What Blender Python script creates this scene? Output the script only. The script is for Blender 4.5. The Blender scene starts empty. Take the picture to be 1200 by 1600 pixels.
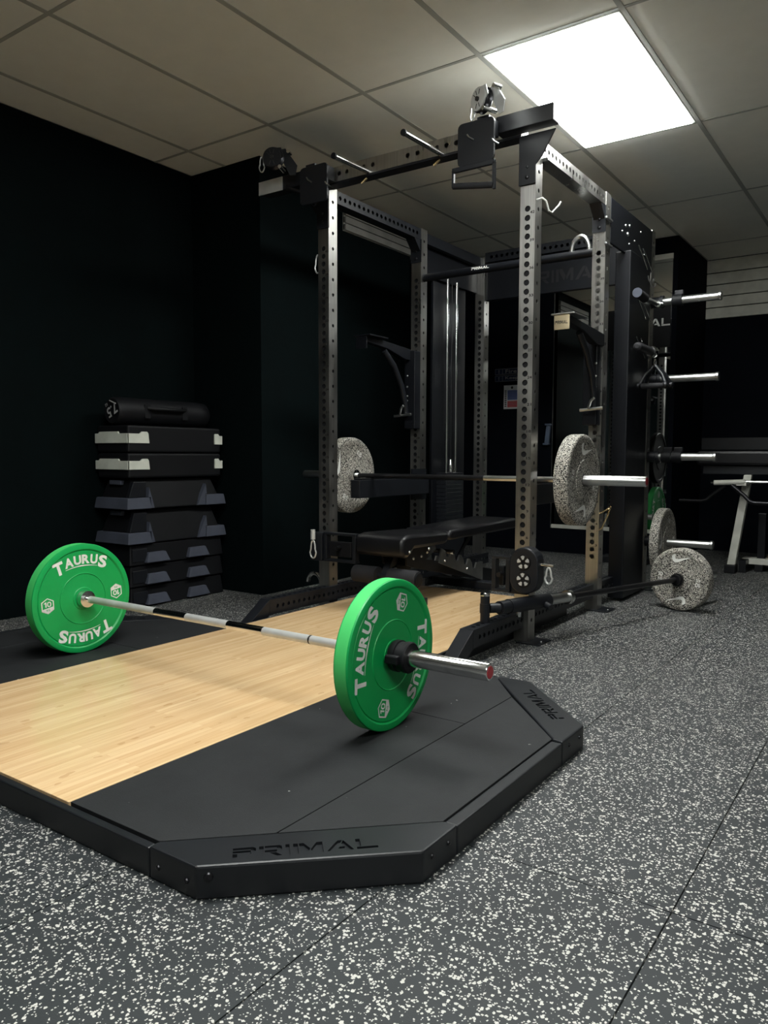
import bpy, bmesh, math, random
from mathutils import Vector, Matrix
random.seed(7)
PI = math.pi
scn = bpy.context.scene
COL = scn.collection

# ------------------------------------------------------------------ camera
cam_d = bpy.data.cameras.new('camera')
cam = bpy.data.objects.new('camera', cam_d)
COL.objects.link(cam)
cam_d.sensor_fit = 'VERTICAL'
cam_d.sensor_height = 36.0
cam_d.lens = 36.0 * 1204.0 / 1600.0
cam_d.clip_start = 0.02
_y, _p, _r = (math.radians(a) for a in (35.001, -4.194, 0.178))
_fw = Vector((-math.sin(_y) * math.cos(_p), math.cos(_y) * math.cos(_p), math.sin(_p)))
_rt = Vector((math.cos(_y), math.sin(_y), 0))
_up = _rt.cross(_fw)
_rt2 = _rt * math.cos(_r) + _up * math.sin(_r)
_up2 = -_rt * math.sin(_r) + _up * math.cos(_r)
cam.matrix_world = Matrix(((_rt2.x, _up2.x, -_fw.x, 2.065), (_rt2.y, _up2.y, -_fw.y, -1.862),
                           (_rt2.z, _up2.z, -_fw.z, 0.886), (0, 0, 0, 1)))
scn.camera = cam

# ------------------------------------------------------------------ world, exposure
w = bpy.data.worlds.new('world')
scn.world = w
w.use_nodes = True
w.node_tree.nodes['Background'].inputs[0].default_value = (0.02, 0.022, 0.025, 1)
w.node_tree.nodes['Background'].inputs[1].default_value = 0.3
scn.view_settings.view_transform = 'Standard'
scn.view_settings.look = 'None'
scn.view_settings.exposure = 0.66
scn.view_settings.gamma = 1.0
LAMP = 22.0          # radiance of the ceiling panels

# ------------------------------------------------------------------ materials
def sock(n, *names):
    for k in names:
        if k in n.inputs:
            return n.inputs[k]

def mat(name, col, rough=0.5, metal=0.0, spec=0.5, emit=None):
    m = bpy.data.materials.new(name)
    m.use_nodes = True
    b = m.node_tree.nodes['Principled BSDF']
    b.inputs['Base Color'].default_value = (*col, 1)
    b.inputs['Roughness'].default_value = rough
    b.inputs['Metallic'].default_value = metal
    s = sock(b, 'Specular IOR Level', 'Specular')
    s.default_value = spec
    if emit:
        b.inputs['Emission Color'].default_value = (*emit[:3], 1)
        b.inputs['Emission Strength'].default_value = emit[3]
    return m

def nodes(m):
    nt = m.node_tree
    return nt, nt.nodes, nt.links, nt.nodes['Principled BSDF']

def tex_coord(nt, kind='Object', scale=(1, 1, 1)):
    tc = nt.nodes.new('ShaderNodeTexCoord')
    mp = nt.nodes.new('ShaderNodeMapping')
    mp.inputs['Scale'].default_value = scale
    nt.links.new(tc.outputs[kind], mp.inputs['Vector'])
    return mp.outputs['Vector']

def world_coord(nt, scale=(1, 1, 1)):
    g = nt.nodes.new('ShaderNodeNewGeometry')
    mp = nt.nodes.new('ShaderNodeMapping')
    mp.inputs['Scale'].default_value = scale
    nt.links.new(g.outputs['Position'], mp.inputs['Vector'])
    return mp.outputs['Vector']

def ramp(nt, fac, stops):
    r = nt.nodes.new('ShaderNodeValToRGB')
    r.color_ramp.elements[0].position = stops[0][0]
    r.color_ramp.elements[0].color = (*stops[0][1], 1)
    r.color_ramp.elements[1].position = stops[-1][0]
    r.color_ramp.elements[1].color = (*stops[-1][1], 1)
    for p, c in stops[1:-1]:
        e = r.color_ramp.elements.new(p)
        e.color = (*c, 1)
    nt.links.new(fac, r.inputs['Fac'])
    return r.outputs['Color']

def noise(nt, vec, scale, detail=3.0, rough=0.5):
    n = nt.nodes.new('ShaderNodeTexNoise')
    n.inputs['Scale'].default_value = scale
    n.inputs['Detail'].default_value = detail
    n.inputs['Roughness'].default_value = rough
    nt.links.new(vec, n.inputs['Vector'])
    return n

def bump(nt, b, height, strength=0.2, dist=0.002):
    bp = nt.nodes.new('ShaderNodeBump')
    bp.inputs['Strength'].default_value = strength
    bp.inputs['Distance'].default_value = dist
    nt.links.new(height, bp.inputs['Height'])
    nt.links.new(bp.outputs['Normal'], b.inputs['Normal'])

def math_node(nt, op, a, b=None):
    n = nt.nodes.new('ShaderNodeMath')
    n.operation = op
    for i, v in enumerate((a, b)):
        if v is None:
            continue
        if isinstance(v, (int, float)):
            n.inputs[i].default_value = v
        else:
            nt.links.new(v, n.inputs[i])
    return n.outputs[0]

def fleck_mask(nt, vec, cell, pick, size):
    """irregular flecks: random subset of distorted voronoi cells"""
    nz = noise(nt, vec, cell * 1.6, 2.0)
    mx = nt.nodes.new('ShaderNodeMixRGB')
    mx.blend_type = 'LINEAR_LIGHT'
    mx.inputs['Fac'].default_value = 0.35 / cell
    nt.links.new(vec, mx.inputs['Color1'])
    nt.links.new(nz.outputs['Color'], mx.inputs['Color2'])
    v = nt.nodes.new('ShaderNodeTexVoronoi')
    v.inputs['Scale'].default_value = cell
    nt.links.new(mx.outputs['Color'], v.inputs['Vector'])
    sp = nt.nodes.new('ShaderNodeSeparateColor')
    nt.links.new(v.outputs['Color'], sp.inputs['Color'])
    a = math_node(nt, 'LESS_THAN', sp.outputs[0], pick)
    rad = math_node(nt, 'MULTIPLY_ADD', sp.outputs[1], size * 0.8)
    rad.node.inputs[2].default_value = size * 0.6
    b = math_node(nt, 'LESS_THAN', v.outputs['Distance'], rad)
    return math_node(nt, 'MULTIPLY', a, b)

def mix_col(nt, fac, c1, c2):
    mx = nt.nodes.new('ShaderNodeMixRGB')
    nt.links.new(fac, mx.inputs['Fac'])
    for i, c in ((1, c1), (2, c2)):
        if isinstance(c, tuple):
            mx.inputs[i].default_value = (*c, 1)
        else:
            nt.links.new(c, mx.inputs[i])
    return mx.outputs['Color']

M = {}
# speckled rubber floor
m = M['floor'] = mat('floor_rubber', (0.02, 0.022, 0.025), 0.62, spec=0.45)
nt, N, L, B = nodes(m)
vec = world_coord(nt)
m1 = fleck_mask(nt, vec, 150.0, 0.27, 0.44)
m2 = fleck_mask(nt, vec, 250.0, 0.15, 0.44)
mm = math_node(nt, 'MAXIMUM', m1, m2)
base = ramp(nt, noise(nt, vec, 2.2, 4.0).outputs['Fac'], [(0.3, (0.0095, 0.0125, 0.0145)), (0.75, (0.018, 0.0225, 0.0245))])
L.new(mix_col(nt, mm, base, (0.50, 0.49, 0.455)), B.inputs['Base Color'])
bump(nt, B, noise(nt, vec, 420.0, 2.0).outputs['Fac'], 0.35, 0.001)

# black rubber mat
m = M['mat'] = mat('rubber_mat', (0.011, 0.012, 0.014), 0.7, spec=0.34)
nt, N, L, B = nodes(m)
vec = world_coord(nt)
sp = fleck_mask(nt, vec, 60.0, 0.012, 0.12)
base = ramp(nt, noise(nt, vec, 6.0, 6.0, 0.7).outputs['Fac'], [(0.3, (0.0065, 0.0073, 0.0086)), (0.75, (0.0145, 0.016, 0.0175))])
L.new(mix_col(nt, sp, base, (0.3, 0.3, 0.28)), B.inputs['Base Color'])
bump(nt, B, noise(nt, vec, 300.0, 3.0).outputs['Fac'], 0.4, 0.001)

# bamboo
m = M['bamboo'] = mat('bamboo', (0.6, 0.38, 0.18), 0.17, spec=0.45)
nt, N, L, B = nodes(m)
vec = world_coord(nt)
br = N.new('ShaderNodeTexBrick')
br.inputs['Scale'].default_value = 1.0
br.inputs['Brick Width'].default_value = 0.62
br.inputs['Row Height'].default_value = 0.021
br.inputs['Mortar Size'].default_value = 0.0004
br.inputs['Color1'].default_value = (0.63, 0.425, 0.225, 1)
br.inputs['Color2'].default_value = (0.73, 0.525, 0.305, 1)
br.inputs['Mortar'].default_value = (0.55, 0.35, 0.17, 1)
mp = N.new('ShaderNodeMapping')
mp.inputs['Rotation'].default_value = (0, 0, PI / 2)
L.new(vec, mp.inputs['Vector'])
L.new(mp.outputs['Vector'], br.inputs['Vector'])
grain = noise(nt, world_coord(nt, (90, 5, 1)), 1.0, 4.0)
g2 = ramp(nt, grain.outputs['Fac'], [(0.3, (0.86, 0.84, 0.8)), (0.7, (1, 1, 1))])
mx = N.new('ShaderNodeMixRGB'); mx.blend_type = 'MULTIPLY'; mx.inputs['Fac'].default_value = 1
L.new(br.outputs['Color'], mx.inputs['Color1']); L.new(g2, mx.inputs['Color2'])
knots = fleck_mask(nt, world_coord(nt, (1.0, 0.45, 1)), 30.0, 0.20, 0.20)
kn = math_node(nt, 'MULTIPLY', knots, 0.38)
L.new(mix_col(nt, kn, mx.outputs['Color'], (0.36, 0.19, 0.07)), B.inputs['Base Color'])

# brushed steel
m = M['steel'] = mat('brushed_steel', (0.52, 0.50, 0.46), 0.34, 1.0)
nt, N, L, B = nodes(m)
n1 = noise(nt, tex_coord(nt, 'Object', (240, 240, 3)), 1.0, 4.0)
L.new(ramp(nt, n1.outputs['Fac'], [(0.25, (0.33, 0.325, 0.31)), (0.8, (0.54, 0.53, 0.505))]), B.inputs['Base Color'])
rr = ramp(nt, noise(nt, tex_coord(nt, 'Object', (9, 9, 3)), 1.0, 3.0).outputs['Fac'], [(0.3, (0.26,) * 3), (0.75, (0.44,) * 3)])
L.new(rr, B.inputs['Roughness'])

def coated(name, col, rough=0.45, spec=0.5, bumpy=0.15, var=0.15):
    m = mat(name, col, rough, spec=spec)
    nt, N, L, B = nodes(m)
    v = tex_coord(nt, 'Object')
    bump(nt, B, noise(nt, v, 500.0, 2.0).outputs['Fac'], bumpy, 0.0006)
    c = ramp(nt, noise(nt, v, 9.0, 4.0).outputs['Fac'], [(0.3, tuple(x * (1 - var) for x in col)), (0.7, tuple(x * (1 + var) for x in col))])
    L.new(c, B.inputs['Base Color'])
    return m

M['black'] = coated('black_powder_coat', (0.0065, 0.0075, 0.0100), 0.42, 0.36)
M['blacksoft'] = coated('black_plastic', (0.0040, 0.0043, 0.0054), 0.55, 0.22)
M['vinyl'] = coated('black_vinyl', (0.0042, 0.0042, 0.0052), 0.38, 0.32, 0.4)
M['foam'] = coated('black_foam', (0.012, 0.012, 0.014), 0.75, 0.3, 0.6)
M['shroud'] = coated('shroud_coat', (0.0038, 0.0044, 0.0062), 0.38, 0.30)
M['platform'] = coated('platform_coat', (0.0075, 0.0088, 0.0110), 0.42, 0.42)
M['chrome'] = coated('chrome', (0.72, 0.72, 0.71), 0.14, 0.5, 0.02)
nodes(M['chrome'])[3].inputs['Metallic'].default_value = 1
M['satin'] = coated('satin_chrome', (0.55, 0.56, 0.55), 0.30, 0.5, 0.05)
nodes(M['satin'])[3].inputs['Metallic'].default_value = 1
M['zinc'] = coated('zinc_plate', (0.58, 0.59, 0.58), 0.40, 0.5, 0.05)
nodes(M['zinc'])[3].inputs['Metallic'].default_value = 0.5
M['brass'] = coated('brass', (0.80, 0.60, 0.32), 0.22, 0.5, 0.02)
nodes(M['brass'])[3].inputs['Metallic'].default_value = 1
M['blackmetal'] = coated('shaded_bar_steel', (0.03, 0.03, 0.033), 0.32)
nodes(M['blackmetal'])[3].inputs['Metallic'].default_value = 0.8
M['green'] = coated('green_rubber', (0.002, 0.300, 0.068), 0.44, 0.45, 0.1, 0.05)
M['litrim'] = coated('lit_rim_green_rubber', (0.055, 0.50, 0.125), 0.6, 0.4, 0.3, 0.06)  # lighter green puts the lamp light on the plate rim into its colour
M['white'] = coated('white_print', (0.72, 0.72, 0.69), 0.5, 0.3, 0.02)
M['greyprint'] = coated('grey_print', (0.30, 0.30, 0.30), 0.5, 0.3, 0.02)
M['engrave'] = coated('engraved_dark', (0.004, 0.004, 0.005), 0.4)
M['ink'] = coated('black_ink', (0.012, 0.011, 0.010), 0.6)
M['red'] = coated('red_cap', (0.30, 0.012, 0.022), 0.35)
M['wall'] = coated('dark_wall_paint', (0.0010, 0.0030, 0.0033), 0.8, 0.06, 0.5)
M['wallnavy'] = coated('navy_wall_paint', (0.0024, 0.0033, 0.0058), 0.8, 0.06, 0.5)
M['wallfar'] = coated('grey_wall_paint', (0.24, 0.24, 0.235), 0.8, 0.2, 0.3)
M['ceil'] = coated('ceiling_tile', (0.85, 0.85, 0.785), 0.9, 0.1, 0.2, 0.02)
M['tbar'] = coated('ceiling_bar', (0.40, 0.41, 0.38), 0.6, 0.2, 0.05, 0.03)
M['slat'] = coated('cream_slat', (0.56, 0.56, 0.49), 0.55, 0.3, 0.05)
M['striptrim'] = coated('grey_trim_paint', (0.20, 0.195, 0.18), 0.6, 0.2, 0.05)
M['cream'] = coated('cream_steel', (0.50, 0.50, 0.45), 0.4, 0.4, 0.05)
M['stepgrey'] = coated('blue_grey_plastic', (0.050, 0.056, 0.075), 0.6, 0.2, 0.3)
M['steplight'] = coated('pale_grey_plastic', (0.50, 0.52, 0.46), 0.55, 0.3, 0.3)
M['paper'] = coated('paper', (0.62, 0.64, 0.66), 0.7, 0.2, 0.02)
M['blueprint'] = coated('blue_print', (0.05, 0.10, 0.34), 0.6, 0.2, 0.02)
M['redprint'] = coated('red_print', (0.50, 0.04, 0.05), 0.6, 0.2, 0.02)
M['navysign'] = coated('navy_sign', (0.010, 0.020, 0.055), 0.5, 0.3, 0.02)
M['goldplate'] = coated('pale_gold_plate', (0.62, 0.52, 0.34), 0.38, 0.5, 0.05)
nodes(M['goldplate'])[3].inputs['Metallic'].default_value = 0.6
M['tan'] = coated('tan_leather', (0.42, 0.24, 0.12), 0.6)
M['dispenser'] = coated('grey_blue_plastic', (0.10, 0.13, 0.19), 0.4)
M['mirror'] = mat('mirror_glass', (0.86, 0.89, 0.88), 0.015, 1.0)
M['diffuser'] = mat('lamp_diffuser', (0.9, 0.9, 0.9), 0.5, emit=(0.975, 1.0, 0.965, LAMP))

m = M['speck'] = mat('speckled_rubber', (0.3, 0.3, 0.28), 0.7, spec=0.3)
nt, N, L, B = nodes(m)
vec = tex_coord(nt, 'Object')
mm = fleck_mask(nt, vec, 300.0, 0.80, 0.56)
m3 = fleck_mask(nt, vec, 380.0, 0.24, 0.5)
c1 = mix_col(nt, mm, (0.012, 0.012, 0.012), (0.58, 0.555, 0.49))
L.new(mix_col(nt, m3, c1, (0.018, 0.017, 0.016)), B.inputs['Base Color'])
bump(nt, B, noise(nt, vec, 300.0, 2.0).outputs['Fac'], 0.3, 0.001)

# ------------------------------------------------------------------ mesh helpers
class MB:
    def __init__(s):
        s.v = []; s.f = []
    def add(s, vs, fs, mx=None):
        o = len(s.v)
        if mx is not None:
            vs = [mx @ Vector(v) for v in vs]
        s.v += [tuple(v) for v in vs]
        s.f += [tuple(i + o for i in f) for f in fs]
        return s
    def box(s, x0, x1, y0, y1, z0, z1, mx=None):
        vs = [(x0, y0, z0), (x1, y0, z0), (x1, y1, z0), (x0, y1, z0), (x0, y0, z1), (x1, y0, z1), (x1, y1, z1), (x0, y1, z1)]
        return s.add(vs, [(0, 3, 2, 1), (4, 5, 6, 7), (0, 1, 5, 4), (1, 2, 6, 5), (2, 3, 7, 6), (3, 0, 4, 7)], mx)
    def frustum(s, b, t, z0, z1, mx=None):
        """b,t = (x0,x1,y0,y1) rectangles at z0 and z1"""
        vs = [(b[0], b[2], z0), (b[1], b[2], z0), (b[1], b[3], z0), (b[0], b[3], z0),
              (t[0], t[2], z1), (t[1], t[2], z1), (t[1], t[3], z1), (t[0], t[3], z1)]
        return s.add(vs, [(0, 3, 2, 1), (4, 5, 6, 7), (0, 1, 5, 4), (1, 2, 6, 5), (2, 3, 7, 6), (3, 0, 4, 7)], mx)
    def prism(s, poly, axis, a, b, mx=None):
        """poly in the other two axes (cyclic order kept x<y<z), extruded along axis from a to b"""
        n = len(poly)
        def P(p, t):
            return {'x': (t, p[0], p[1]), 'y': (p[0], t, p[1]), 'z': (p[0], p[1], t)}[axis]
        vs = [P(p, a) for p in poly] + [P(p, b) for p in poly]
        area = sum(poly[i][0] * poly[(i + 1) % n][1] - poly[(i + 1) % n][0] * poly[i][1] for i in range(n))
        pos = (area > 0) != (axis == 'y')
        lo, hi = tuple(range(n)), tuple(range(n, 2 * n))
        flip = pos == (b > a)
        fs = [tuple(reversed(lo)) if flip else lo, hi if flip else tuple(reversed(hi))]
        for i in range(n):
            j = (i + 1) % n
            q = (i, j, n + j, n + i)
            fs.append(q if flip else tuple(reversed(q)))
        return s.add(vs, fs, mx)
    def tube(s, p0, p1, r, n=16, r2=None, mx=None):
        return s.path([p0, p1], r, n, mx=mx, r_end=r2)
    def path(s, pts, r, n=10, closed=False, mx=None, r_end=None):
        pts = [Vector(p) for p in pts]
        k = len(pts); vs = []; fs = []
        ref = None
        for i, p in enumerate(pts):
            a = pts[(i - 1) % k] if (closed or i > 0) else p
            b = pts[(i + 1) % k] if (closed or i < k - 1) else p
            t = (b - a).normalized()
            if ref is None:
                ref = t.orthogonal().normalized()
            u = (ref - t * ref.dot(t))
            u = u.normalized() if u.length > 1e-6 else t.orthogonal().normalized()
            ref = u
            vv = t.cross(u)
            rr = r if (r_end is None or i < k - 1) else r_end
            for j in range(n):
                an = 2 * PI * j / n
                vs.append(p + u * (rr * math.cos(an)) + vv * (rr * math.sin(an)))
        seg = k if closed else k - 1
        for i in range(seg):
            a = i * n; b = ((i + 1) % k) * n
            for j in range(n):
                fs.append((a + j, a + (j + 1) % n, b + (j + 1) % n, b + j))
        if not closed:
            fs.append(tuple(reversed(range(n))))
            fs.append(tuple((k - 1) * n + j for j in range(n)))
        return s.add(vs, fs, mx)
    def lathe(s, prof, n=48, axis='x', closed=True, mx=None):
        """prof: list of (t, r) along axis, turned round it"""
        vs = []; fs = []
        k = len(prof)
        for (t, r) in prof:
            for j in range(n):
                a = 2 * PI * j / n
                c, d = r * math.cos(a), r * math.sin(a)
                vs.append({'x': (t, c, d), 'y': (d, t, c), 'z': (c, d, t)}[axis])
        for i in range(k if closed else k - 1):
            a = i * n; b = ((i + 1) % k) * n
            for j in range(n):
                fs.append((a + j, a + (j + 1) % n, b + (j + 1) % n, b + j))
        if not closed:
            fs.append(tuple(reversed(range(n)))); fs.append(tuple((k - 1) * n + j for j in range(n)))
        return s.add(vs, fs, mx)
    def build(s, name, mt, parent=None, off=None, bevel=0.0, smooth=False, fix=False, label=None):
        me = bpy.data.meshes.new(name)
        o_ = off if off is not None else Vector((0, 0, 0))
        me.from_pydata([tuple(Vector(v) - o_) for v in s.v], [], s.f)
        me.materials.append(M[mt] if isinstance(mt, str) else mt)
        if fix:
            bm = bmesh.new(); bm.from_mesh(me)
            bmesh.ops.recalc_face_normals(bm, faces=bm.faces)
            bm.to_mesh(me); bm.free()
        if smooth:
            for p in me.polygons:
                p.use_smooth = True
            try:
                me.set_sharp_from_angle(angle=math.radians(40))
            except Exception:
                pass
        ob = bpy.data.objects.new(name, me)
        COL.objects.link(ob)
        if parent is not None:
            ob.parent = parent
        if bevel:
            b = ob.modifiers.new('bevel', 'BEVEL')
            b.width = bevel; b.segments = 2; b.limit_method = 'ANGLE'; b.angle_limit = math.radians(40)
        if label:
            ob['label'] = label
        return ob

class Thing:
    """an Empty at the thing's base; parts are given in world coordinates"""
    def __init__(s, name, label, cat, loc, group=None):
        s.o = bpy.data.objects.new(name, None)
        COL.objects.link(s.o)
        s.o.empty_display_size = 0.05
        s.o.location = loc
        s.L = Vector(loc)
        s.o['label'] = label; s.o['category'] = cat
        if group:
            s.o['group'] = group
    def part(s, name, mb, mt, parent=None, **k):
        return mb.build(name, mt, parent if parent is not None else s.o, off=s.L, **k)

def tag(o, label, cat, group=None):
    o['label'] = label; o['category'] = cat
    if group:
        o['group'] = group
    return o

def struct(o):
    o['kind'] = 'structure'
    return o

def holed_tube(length, wx, wy, holes, rlip=0.004):
    """square tube along +z, centred on the axis; holes = {face: [(z, r)]}, faces -y,+x,+y,-x"""
    mb = MB()
    n = 12
    for face, (hw, off) in {'-y': (wx / 2, wy / 2), '+y': (wx / 2, wy / 2), '+x': (wy / 2, wx / 2), '-x': (wy / 2, wx / 2)}.items():
        def P(u, z, d=0.0):
            q = off - d
            return {'-y': (u, -q, z), '+y': (-u, q, z), '+x': (q, u, z), '-x': (-q, -u, z)}[face]
        hs = sorted(holes.get(face, []))
        z = 0.0
        for i, (hz, r) in enumerate(hs):
            lo = hz - r * 1.35 if i == 0 else max((hs[i - 1][0] + hz) / 2, hz - r * 2.2)
            hi = hz + r * 1.35 if i == len(hs) - 1 else min((hs[i + 1][0] + hz) / 2, hz + r * 2.2)
            if lo > z + 1e-6:
                mb.add([P(-hw, z), P(hw, z), P(hw, lo), P(-hw, lo)], [(0, 1, 2, 3)])
            z = hi
            ring = []; outer = []
            for k in range(n):
                a = 2 * PI * k / n
                c, s_ = math.cos(a), math.sin(a)
                ring.append((r * c, hz + r * s_))
                t = min(hw / abs(c) if abs(c) > 1e-9 else 1e9, ((hi - hz) if s_ > 0 else (hz - lo)) / abs(s_) if abs(s_) > 1e-9 else 1e9)
                outer.append((t * c, hz + t * s_))
            corners = [(hw, hi), (-hw, hi), (-hw, lo), (hw, lo)]
            ca = [math.atan2(c[1] - hz, c[0]) % (2 * PI) for c in corners]
            for k in range(n):
                a0, a1 = 2 * PI * k / n, 2 * PI * (k + 1) / n
                k2 = (k + 1) % n
                poly = [ring[k], outer[k]]
                for c, an in zip(corners, ca):
                    if a0 + 1e-6 < an < a1 - 1e-6:
                        poly.append(c)
                poly += [outer[k2], ring[k2]]
                vs = [P(*q) for q in poly]
                mb.add(vs, [tuple(range(len(vs)))])
                mb.add([P(*ring[k]), P(*ring[k2]), P(*ring[k2], rlip), P(*ring[k], rlip)], [(0, 1, 2, 3)])
        if z < length - 1e-6:
            mb.add([P(-hw, z), P(hw, z), P(hw, length), P(-hw, length)], [(0, 1, 2, 3)])
    a, b = wx / 2, wy / 2
    mb.add([(-a, -b, length), (a, -b, length), (a, b, length), (-a, b, length)], [(0, 1, 2, 3)])
    mb.add([(-a, -b, 0), (a, -b, 0), (a, b, 0), (-a, b, 0)], [(3, 2, 1, 0)])
    return mb

_glyphs = {}
def ten_glyph():
    vs = [(-.33, -.5), (-.17, -.5), (-.17, .5), (-.29, .5), (-.5, .30), (-.5, .12), (-.33, .24)]
    fs = [(0, 1, 2, 3, 6), (3, 4, 5, 6)]
    n = 20; o = len(vs)
    for k in range(n):
        a = 2 * PI * k / n
        c, d = math.cos(a), math.sin(a)
        c2 = math.copysign(abs(c) ** 0.8, c); d2 = math.copysign(abs(d) ** 0.8, d)
        vs += [(.21 + .29 * c2, .5 * d2), (.21 + .145 * c2, .31 * d2)]
    for k in range(n):
        a, b = o + 2 * k, o + 2 * ((k + 1) % n)
        fs.append((a, b, b + 1, a + 1))
    return vs, fs
def glyphs(text, bold=0.012):
    key = (text, bold)
    if text == '10':
        return ten_glyph()
    if key in _glyphs:
        return _glyphs[key]
    cu = bpy.data.curves.new('t', 'FONT')
    cu.body = text; cu.size = 1.0; cu.offset = bold; cu.fill_mode = 'FRONT'; cu.dimensions = '2D'; cu.resolution_u = 3
    ob = bpy.data.objects.new('t', cu)
    COL.objects.link(ob)
    me = bpy.data.meshes.new_from_object(ob)
    vs = [v.co.copy() for v in me.vertices]
    fs = [tuple(p.vertices) for p in me.polygons]
    bpy.data.objects.remove(ob); bpy.data.curves.remove(cu); bpy.data.meshes.remove(me)
    x0 = min(v.x for v in vs); x1 = max(v.x for v in vs); y0 = min(v.y for v in vs); y1 = max(v.y for v in vs)
    vs = [((v.x - x0) / (x1 - x0) - 0.5, (v.y - y0) / (y1 - y0) - 0.5) for v in vs]
    _glyphs[key] = (vs, fs)
    return _glyphs[key]

def put_text(mb, text, centre, right, up, wdt, hgt, bold=0.012, lift=0.0):
    """text stretched to wdt x hgt, centred, on the plane (right, up)"""
    vs, fs = glyphs(text, bold)
    c, r, u = Vector(centre), Vector(right).normalized(), Vector(up).normalized()
    n = r.cross(u)
    mb.add([c + r * (x * wdt) + u * (y * hgt) + n * lift for x, y in vs], fs)
    return mb

# ------------------------------------------------------------------ room shell
ZC = 2.704
XL, XR, YF, YB, YBR = -1.95, 4.6, -5.2, 4.85, 5.87
TXP, TYP, TX0, TY0 = 0.6528, 1.3056, 0.321, 1.369

fl = struct(MB().box(XL, XR, YF, YBR, -0.08, -0.012).build('floor', 'ink'))
tw_, tl_ = 0.505, 1.0
tile_me = None
x = 1.70
while x - tw_ > XL - 0.001: x -= tw_
xs = []
while x < XR:
    xs.append(x); x += tw_
ys = []
y = -0.36
while y > YF: y -= tl_
while y < YBR:
    ys.append(y); y += tl_
for x in [xs[0] - tw_] + xs:
    for y in ys:
        x0, x1 = max(x, XL), min(x + tw_, XR)
        y0, y1 = max(y, YF), min(y + tl_, YBR)
        if x1 - x0 < 0.03 or y1 - y0 < 0.03:
            continue
        full = abs(x1 - x0 - tw_) < 1e-6 and abs(y1 - y0 - tl_) < 1e-6
        g = 0.0006
        if full and tile_me is not None:
            t = bpy.data.objects.new('floor_tile', tile_me); COL.objects.link(t)
        else:
            t = MB().frustum((g, x1 - x0 - g, g, y1 - y0 - g), (g + .001, x1 - x0 - g - .001, g + .001, y1 - y0 - g - .001), -0.012, 0.0).build('floor_tile', 'floor')
            if full:
                tile_me = t.data
        t.parent = fl
        t.location = (x0, y0, 0)

# walls
struct(MB().box(XL - 0.1, XL, YF, YBR, 0, ZC).build('wall_left', 'wall'))
struct(MB().box(XL, -1.335, 1.66, 3.34, 0, ZC).build('wall_back_left', 'wall'))
struct(MB().box(XL, 0.323, YB, YBR, 0, ZC).build('wall_back', 'wallnavy'))
wbr = struct(MB().box(XL, XR, YBR, YBR + 0.1, 0, ZC).build('wall_back_right', 'wallnavy'))
struct(MB().box(XR, XR + 0.1, YF, YBR, 0, ZC).build('wall_right', 'wallfar'))
struct(MB().box(XL, XR, YF - 0.1, YF, 0, ZC).build('wall_front', 'wallfar'))
# cream slats high on the right rear wall
zs = [2.700, 2.578, 2.470, 2.363, 2.262, 2.160]
for a, b in zip(zs[:-1], zs[1:]):
    MB().box(0.326, XR, YBR - 0.022, YBR, b + 0.004, a - 0.004).build('slat', 'slat', wbr, bevel=0.003)
MB().box(0.326, XR, YBR - 0.012, YBR, 0.95, 1.06).build('rail', 'black', wbr)
# slatted strip on the side of the left pier
st = struct(MB().box(-1.335, -1.32, 2.48, 3.335, 2.45, 2.60).build('trim_1', 'tbar'))
for k in range(3):
    z = 2.452 + k * 0.05
    MB().box(-1.335, -1.305, 2.48, 3.338, z, z + 0.044).build('slat', 'striptrim', st, bevel=0.003)

# ceiling
ce = struct(MB().box(XL - 0.1, XR + 0.1, YF - 0.1, YBR + 0.1, ZC + 0.03, ZC + 0.1).build('ceiling', 'tbar'))
lamp_cells = {(0, 0), (0, -2), (3, -3)}
i0, i1 = math.floor((XL - TX0) / TXP), math.ceil((XR - TX0) / TXP)
j0, j1 = math.floor((YF - TY0) / TYP), math.ceil((YBR - TY0) / TYP)
ct_me = None
for i in range(i0, i1):
    for j in range(j0, j1):
        if (i, j) in lamp_cells:
            continue
        x0, x1 = max(TX0 + i * TXP, XL), min(TX0 + (i + 1) * TXP, XR)
        y0, y1 = max(TY0 + j * TYP, YF), min(TY0 + (j + 1) * TYP, YBR)
        if x1 - x0 < 0.02 or y1 - y0 < 0.02:
            continue
        full = abs(x1 - x0 - TXP) < 1e-6 and abs(y1 - y0 - TYP) < 1e-6
        if full and ct_me is not None:
            t = bpy.data.objects.new('ceiling_tile', ct_me); COL.objects.link(t)
        else:
            g = 0.008
            t = MB().box(g, x1 - x0 - g, g, y1 - y0 - g, 0.001, 0.02).build('ceiling_tile', 'ceil')
            if full:
                ct_me = t.data
        t.parent = ce
        t.location = (x0, y0, ZC)
for i in range(i0, i1 + 1):
    x = TX0 + i * TXP
    if XL < x < XR:
        MB().box(x - 0.012, x + 0.012, YF, YBR, ZC - 0.002, ZC + 0.03).build('ceiling_bar', 'tbar', ce)
for j in range(j0, j1 + 1):
    y = TY0 + j * TYP
    if YF < y < YBR:
        MB().box(XL, XR, y - 0.009, y + 0.009, ZC - 0.0015, ZC + 0.03).build('ceiling_bar', 'tbar', ce)

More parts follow.
